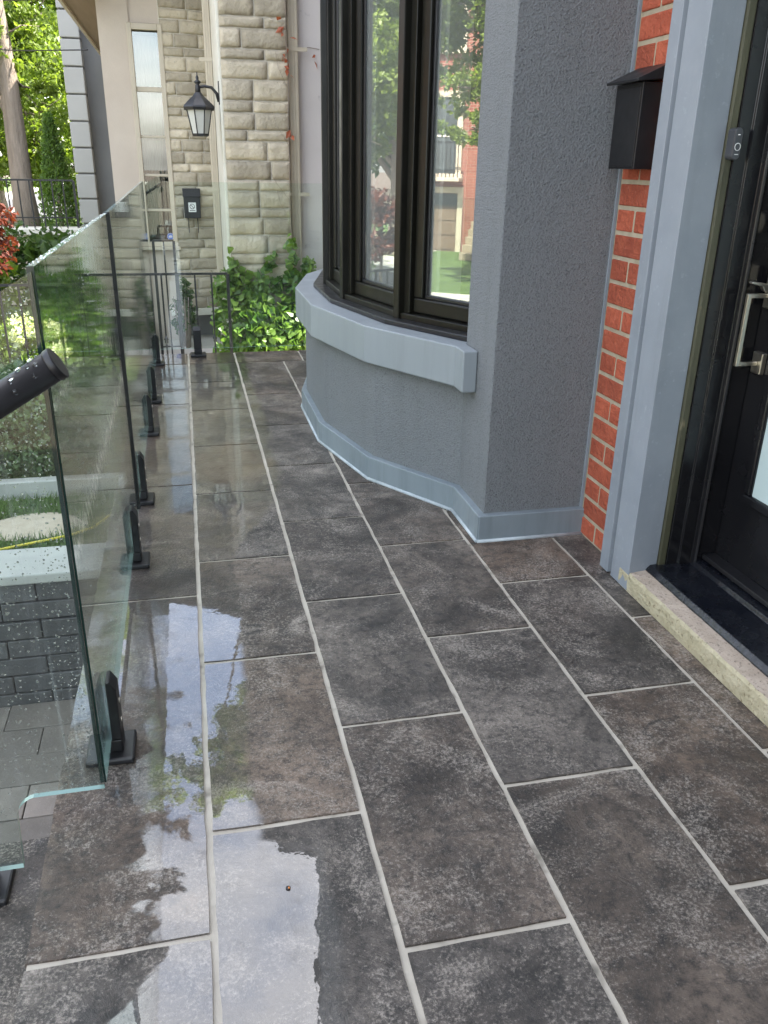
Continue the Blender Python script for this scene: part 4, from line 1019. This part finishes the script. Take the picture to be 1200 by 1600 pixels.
# ------------------------------------------------------------------ trees
def cl(c, spread, n, r):
    return [((c[0] + rnd.uniform(-1, 1) * spread[0], c[1] + rnd.uniform(-1, 1) * spread[1], c[2] + rnd.uniform(-1, 1) * spread[2]), (r * rnd.uniform(.7, 1.2), r * rnd.uniform(.7, 1.2), r * rnd.uniform(.55, .9))) for _ in range(n)]
tree('street_tree', 'big street tree with thick pale trunk beyond planter fence', (-2.62, 16.0, -.2), 9, .20, cl((-3.6, 17, 5.4), (1.7, 1.6, 2.6), 14, 1.4) + [((-2.7, 16.2, 3.0), (.8, .6, .5)), ((-3.3, 15.8, 2.7), (.8, .6, .5)), ((-2.35, 16.4, 2.3), (.45, .4, .35)), ((-3.7, 16, 3.6), (.9, .8, .7)), ((-3.0, 16.2, 3.7), (.8, .7, .5))], 52000, .10, M['leaf_a'])
tree('broadleaf_tree', 'dense tree on the verge behind the thick trunk', (-4.6, 24, -.5), 9, .25, cl((-4.2, 24, 4.4), (2.2, 2.5, 3.8), 16, 1.8), 40000, .15, M['leaf_a'])
tree('broadleaf_tree', 'darker tree standing behind the conifer', (-2.6, 27, -.5), 8, .22, cl((-2.8, 27, 3.2), (2.0, 2, 2.8), 13, 1.6), 30000, .15, M['leaf_a'])
tree('broadleaf_tree', 'tall tree rising behind the stone house roof', (1.2, 21, -.5), 17, .30, cl((.5, 20, 14.2), (1.3, 2, 1.9), 8, 1.3), 13000, .17, M['leaf_a'])
tree('broadleaf_tree', 'leafy tree on the lawn in front of the brick house', (-13.6, 5.2, SZ), 9, .20, cl((-13.0, 6.2, 5.2), (1.3, 1.2, 2.6), 15, 1.1) + [((-12.6, 6.7, 1.9), (.6, .6, .5)), ((-12.8, 7.1, 2.6), (.6, .7, .5)), ((-13.0, 7.5, 3.6), (.6, .6, .5))], 42000, .11, M['leaf_a'])
tree('broadleaf_tree', 'wide tree by the kerb of the facing lawn', (-13.5, 20.5, SZ), 9, .25, cl((-13.2, 20.5, 5.0), (2.2, 2.6, 2.9), 18, 1.8), 22000, .22, M['leaf_b'])
tree('broadleaf_tree', 'rounded tree on the verge near the garden fence', (-5.0, 13.2, SZ), 7, .16, cl((-6.2, 13.4, 4.6), (1.1, 1.5, 2.4), 13, 1.2) + [((-6.1, 12.6, 1.8), (.9, .9, .6)), ((-6.8, 13.6, 1.5), (.8, .9, .5))], 40000, .11, M['leaf_a'])
tree('broadleaf_tree', 'tree beside the plain windowed brick house', (-16, 1.0, SZ), 8, .2, cl((-16, 1.0, 5.0), (1.8, 1.8, 2.0), 10, 1.5), 10000, .2, M['leaf_a'])
# ------------------------------------------------------------------ facing brick houses
def brick_house(label, y0, y1, xf, ht, garage, win, door, body, roofm=M['roof']):
    t = thing('brick_house', (xf - 4, (y0 + y1) / 2, GZ), label, 'house', 'houses across the street')
    g = .09 + SZ
    MB().box(xf - 8, xf, y0, y1, g, ht).build('wall', body, t)
    MB().prism_axis([(xf - 8.5, ht), (xf + .5, ht), (xf - 4, ht + 2.6)], 'y', y0 - .3, y1 + .3).build('roof', roofm, t)
    def opening(nm, a, b, z0, z1, fill, fr_=.16):
        o = MB()
        o.box(xf + .002, xf + .07, a - fr_, a, z0, z1 + fr_).box(xf + .002, xf + .07, b, b + fr_, z0, z1 + fr_).box(xf + .002, xf + .07, a, b, z1, z1 + fr_)
        if nm == 'window': o.box(xf + .002, xf + .11, a - fr_ - .06, b + fr_ + .06, z0 - .12, z0)
        f = o.build(nm, M['btrim'], t)
        MB().box(xf + .003, xf + .03, a, b, z0, z1).build('pane' if nm == 'window' else 'leaf', fill, f)
        if nm == 'window':
            MB().box(xf + .031, xf + .05, (a + b) / 2 - .03, (a + b) / 2 + .03, z0, z1).box(xf + .031, xf + .05, a, (a + b) / 2 - .03, (z0 + z1) / 2 - .025, (z0 + z1) / 2 + .025).build('glazing_bar', M['whitetrim'], f)
        return f
    for (a, b, z0, z1) in win: opening('window', a, b, z0, z1, M['farpane'])
    if garage:
        a, b, z1 = garage; f = opening('garage_door', a, b, g, z1, M['farwood'])
        for k in range(4): MB().box(xf + .031, xf + .045, a + .03, b - .03, g + .06 + k * (z1 - g) / 4, g + (k + 1) * (z1 - g) / 4 - .03).build('door_panel', M['farwood'] if k < 3 else M['farpane'], f)
    if door:
        a, b, z0, z1 = door; opening('door', a, b, z0, z1, M['farwood'])
        n = max(2, int((z0 - g) / .17)); 
        for k in range(n): MB().box(xf + .08, xf + .08 + .28 * (n - k), a - .3, b + .3, g + k * (z0 - g) / n, g + (k + 1) * (z0 - g) / n).build('step', M['sandstone'], t, .01)
    return t
M['farpane'] = surf('dark_far_glass', (.05, .06, .065), (.10, .115, .12), 1, .12, None, 30, .02, .001)
M['farwood'] = surf('brown_garage_wood', (.13, .085, .055), (.19, .13, .085), 2, .6, None, 20, .2, .002, sc=(1, 4, .4))
M['sandstone'] = surf('sandstone_steps', (.24, .195, .135), (.31, .255, .18), 4, .85, None, 40, .5, .006)
XF = -21.0
bh = brick_house('red brick townhouse with beige surrounds and brown garage door', 5.2, 13.4, XF, 7.2, (9.25, 11.6, .48), [(9.35, 11.1, 1.0, 3.0), (5.6, 6.6, 1.2, 3.0), (9.35, 11.1, 4.2, 6.0), (5.6, 6.6, 4.2, 6.0), (7.6, 8.4, 4.2, 6.0)], (7.2, 8.2, .35, 2.5), M['farbrick'])
rl = MB().box(XF + .12, XF + .55, 9.1, 11.4, .80, .90).build('balcony', M['btrim'], bh, .01)
MB().box(XF + .50, XF + .53, 9.13, 11.37, 1.80, 1.85).build('rail', M['iron'], rl)
for k in range(20): MB().box(XF + .505, XF + .525, 9.15 + k * .116, 9.17 + k * .116, .90, 1.80).build('baluster', M['iron'], rl)
brick_house('orange brick townhouse with cream surrounds next door across street', 13.9, 21.5, XF - .4, 7.4, (18.4, 20.6, .5), [(14.6, 16.2, 1.4, 3.2), (18.4, 20.4, 1.4, 3.2), (14.6, 16.2, 4.4, 6.0)], (16.8, 17.8, .35, 2.4), M['farbrick'])
brick_house('brick townhouse with plain windows farther down the facing row', -3.0, 5.1, XF + .2, 6.8, None, [(-1.5, .2, .4, 2.2), (2.0, 3.6, .4, 2.2), (-1.5, .2, 3.6, 5.2), (2.0, 3.6, 3.6, 5.2)], (.6, 1.6, .2, 2.3), M['farbrick'])
sheet('driveway', -20.95, -12.42, 9.8, 11.9, SZ + .102, M['pale_concrete'], .02)
# low sandstone wall along the pavement
lw_ = thing('sandstone_wall', (-5.6, 18, SZ), 'low sandstone garden wall beside the facing pavement', 'wall')
for k in range(3):
    y = 14.0 + (.25 if k % 2 else 0)
    while y < 24.0: MB().box(-12.95, -12.55, y + .006, y + .494, SZ + .09 + k * .18 + .004, SZ + .09 + (k + 1) * .18 - .004).build('stone', M['sandstone'], lw_, .012); y += .5
lw_.location = (-5.6, 18, SZ)
# overhead cables
for (a, b, lb) in (((-12, 30, 5.6), (-1.0, 12.0, 2.45), 'lower thin overhead cable running to grey house'), ((-12, 31, 6.6), (-.9, 13.5, 3.25), 'upper thin overhead cable running to grey house')):
    a = Vector(a); b = Vector(b); pts = [a.lerp(b, k / 12) - Vector((0, 0, .5 * (1 - (2 * k / 12 - 1) ** 2))) for k in range(13)]
    tag(MB().tube(pts, .008, 5).build('overhead_cable', M['black']), lb, 'cable')

# small insect on the wet tile
bug = thing('ladybird', (0.100, 1.142, 0), 'tiny orange and black beetle on the wet tile', 'insect')
MB().lathe([(.0046, .0005), (.0044, .0022), (.0030, .0036), (.0008, .0042)], (0.100, 1.142, 0), 10).build('shell', M['black'], bug)
MB().lathe([(.0024, .0010), (.0022, .0036), (.0008, .0048)], (0.1015, 1.1405, 0), 8).build('wing_spot', surf('orange_shell', (.55, .16, .02), (.65, .22, .03), 200, .25, None, 60, .02, .001), bug)
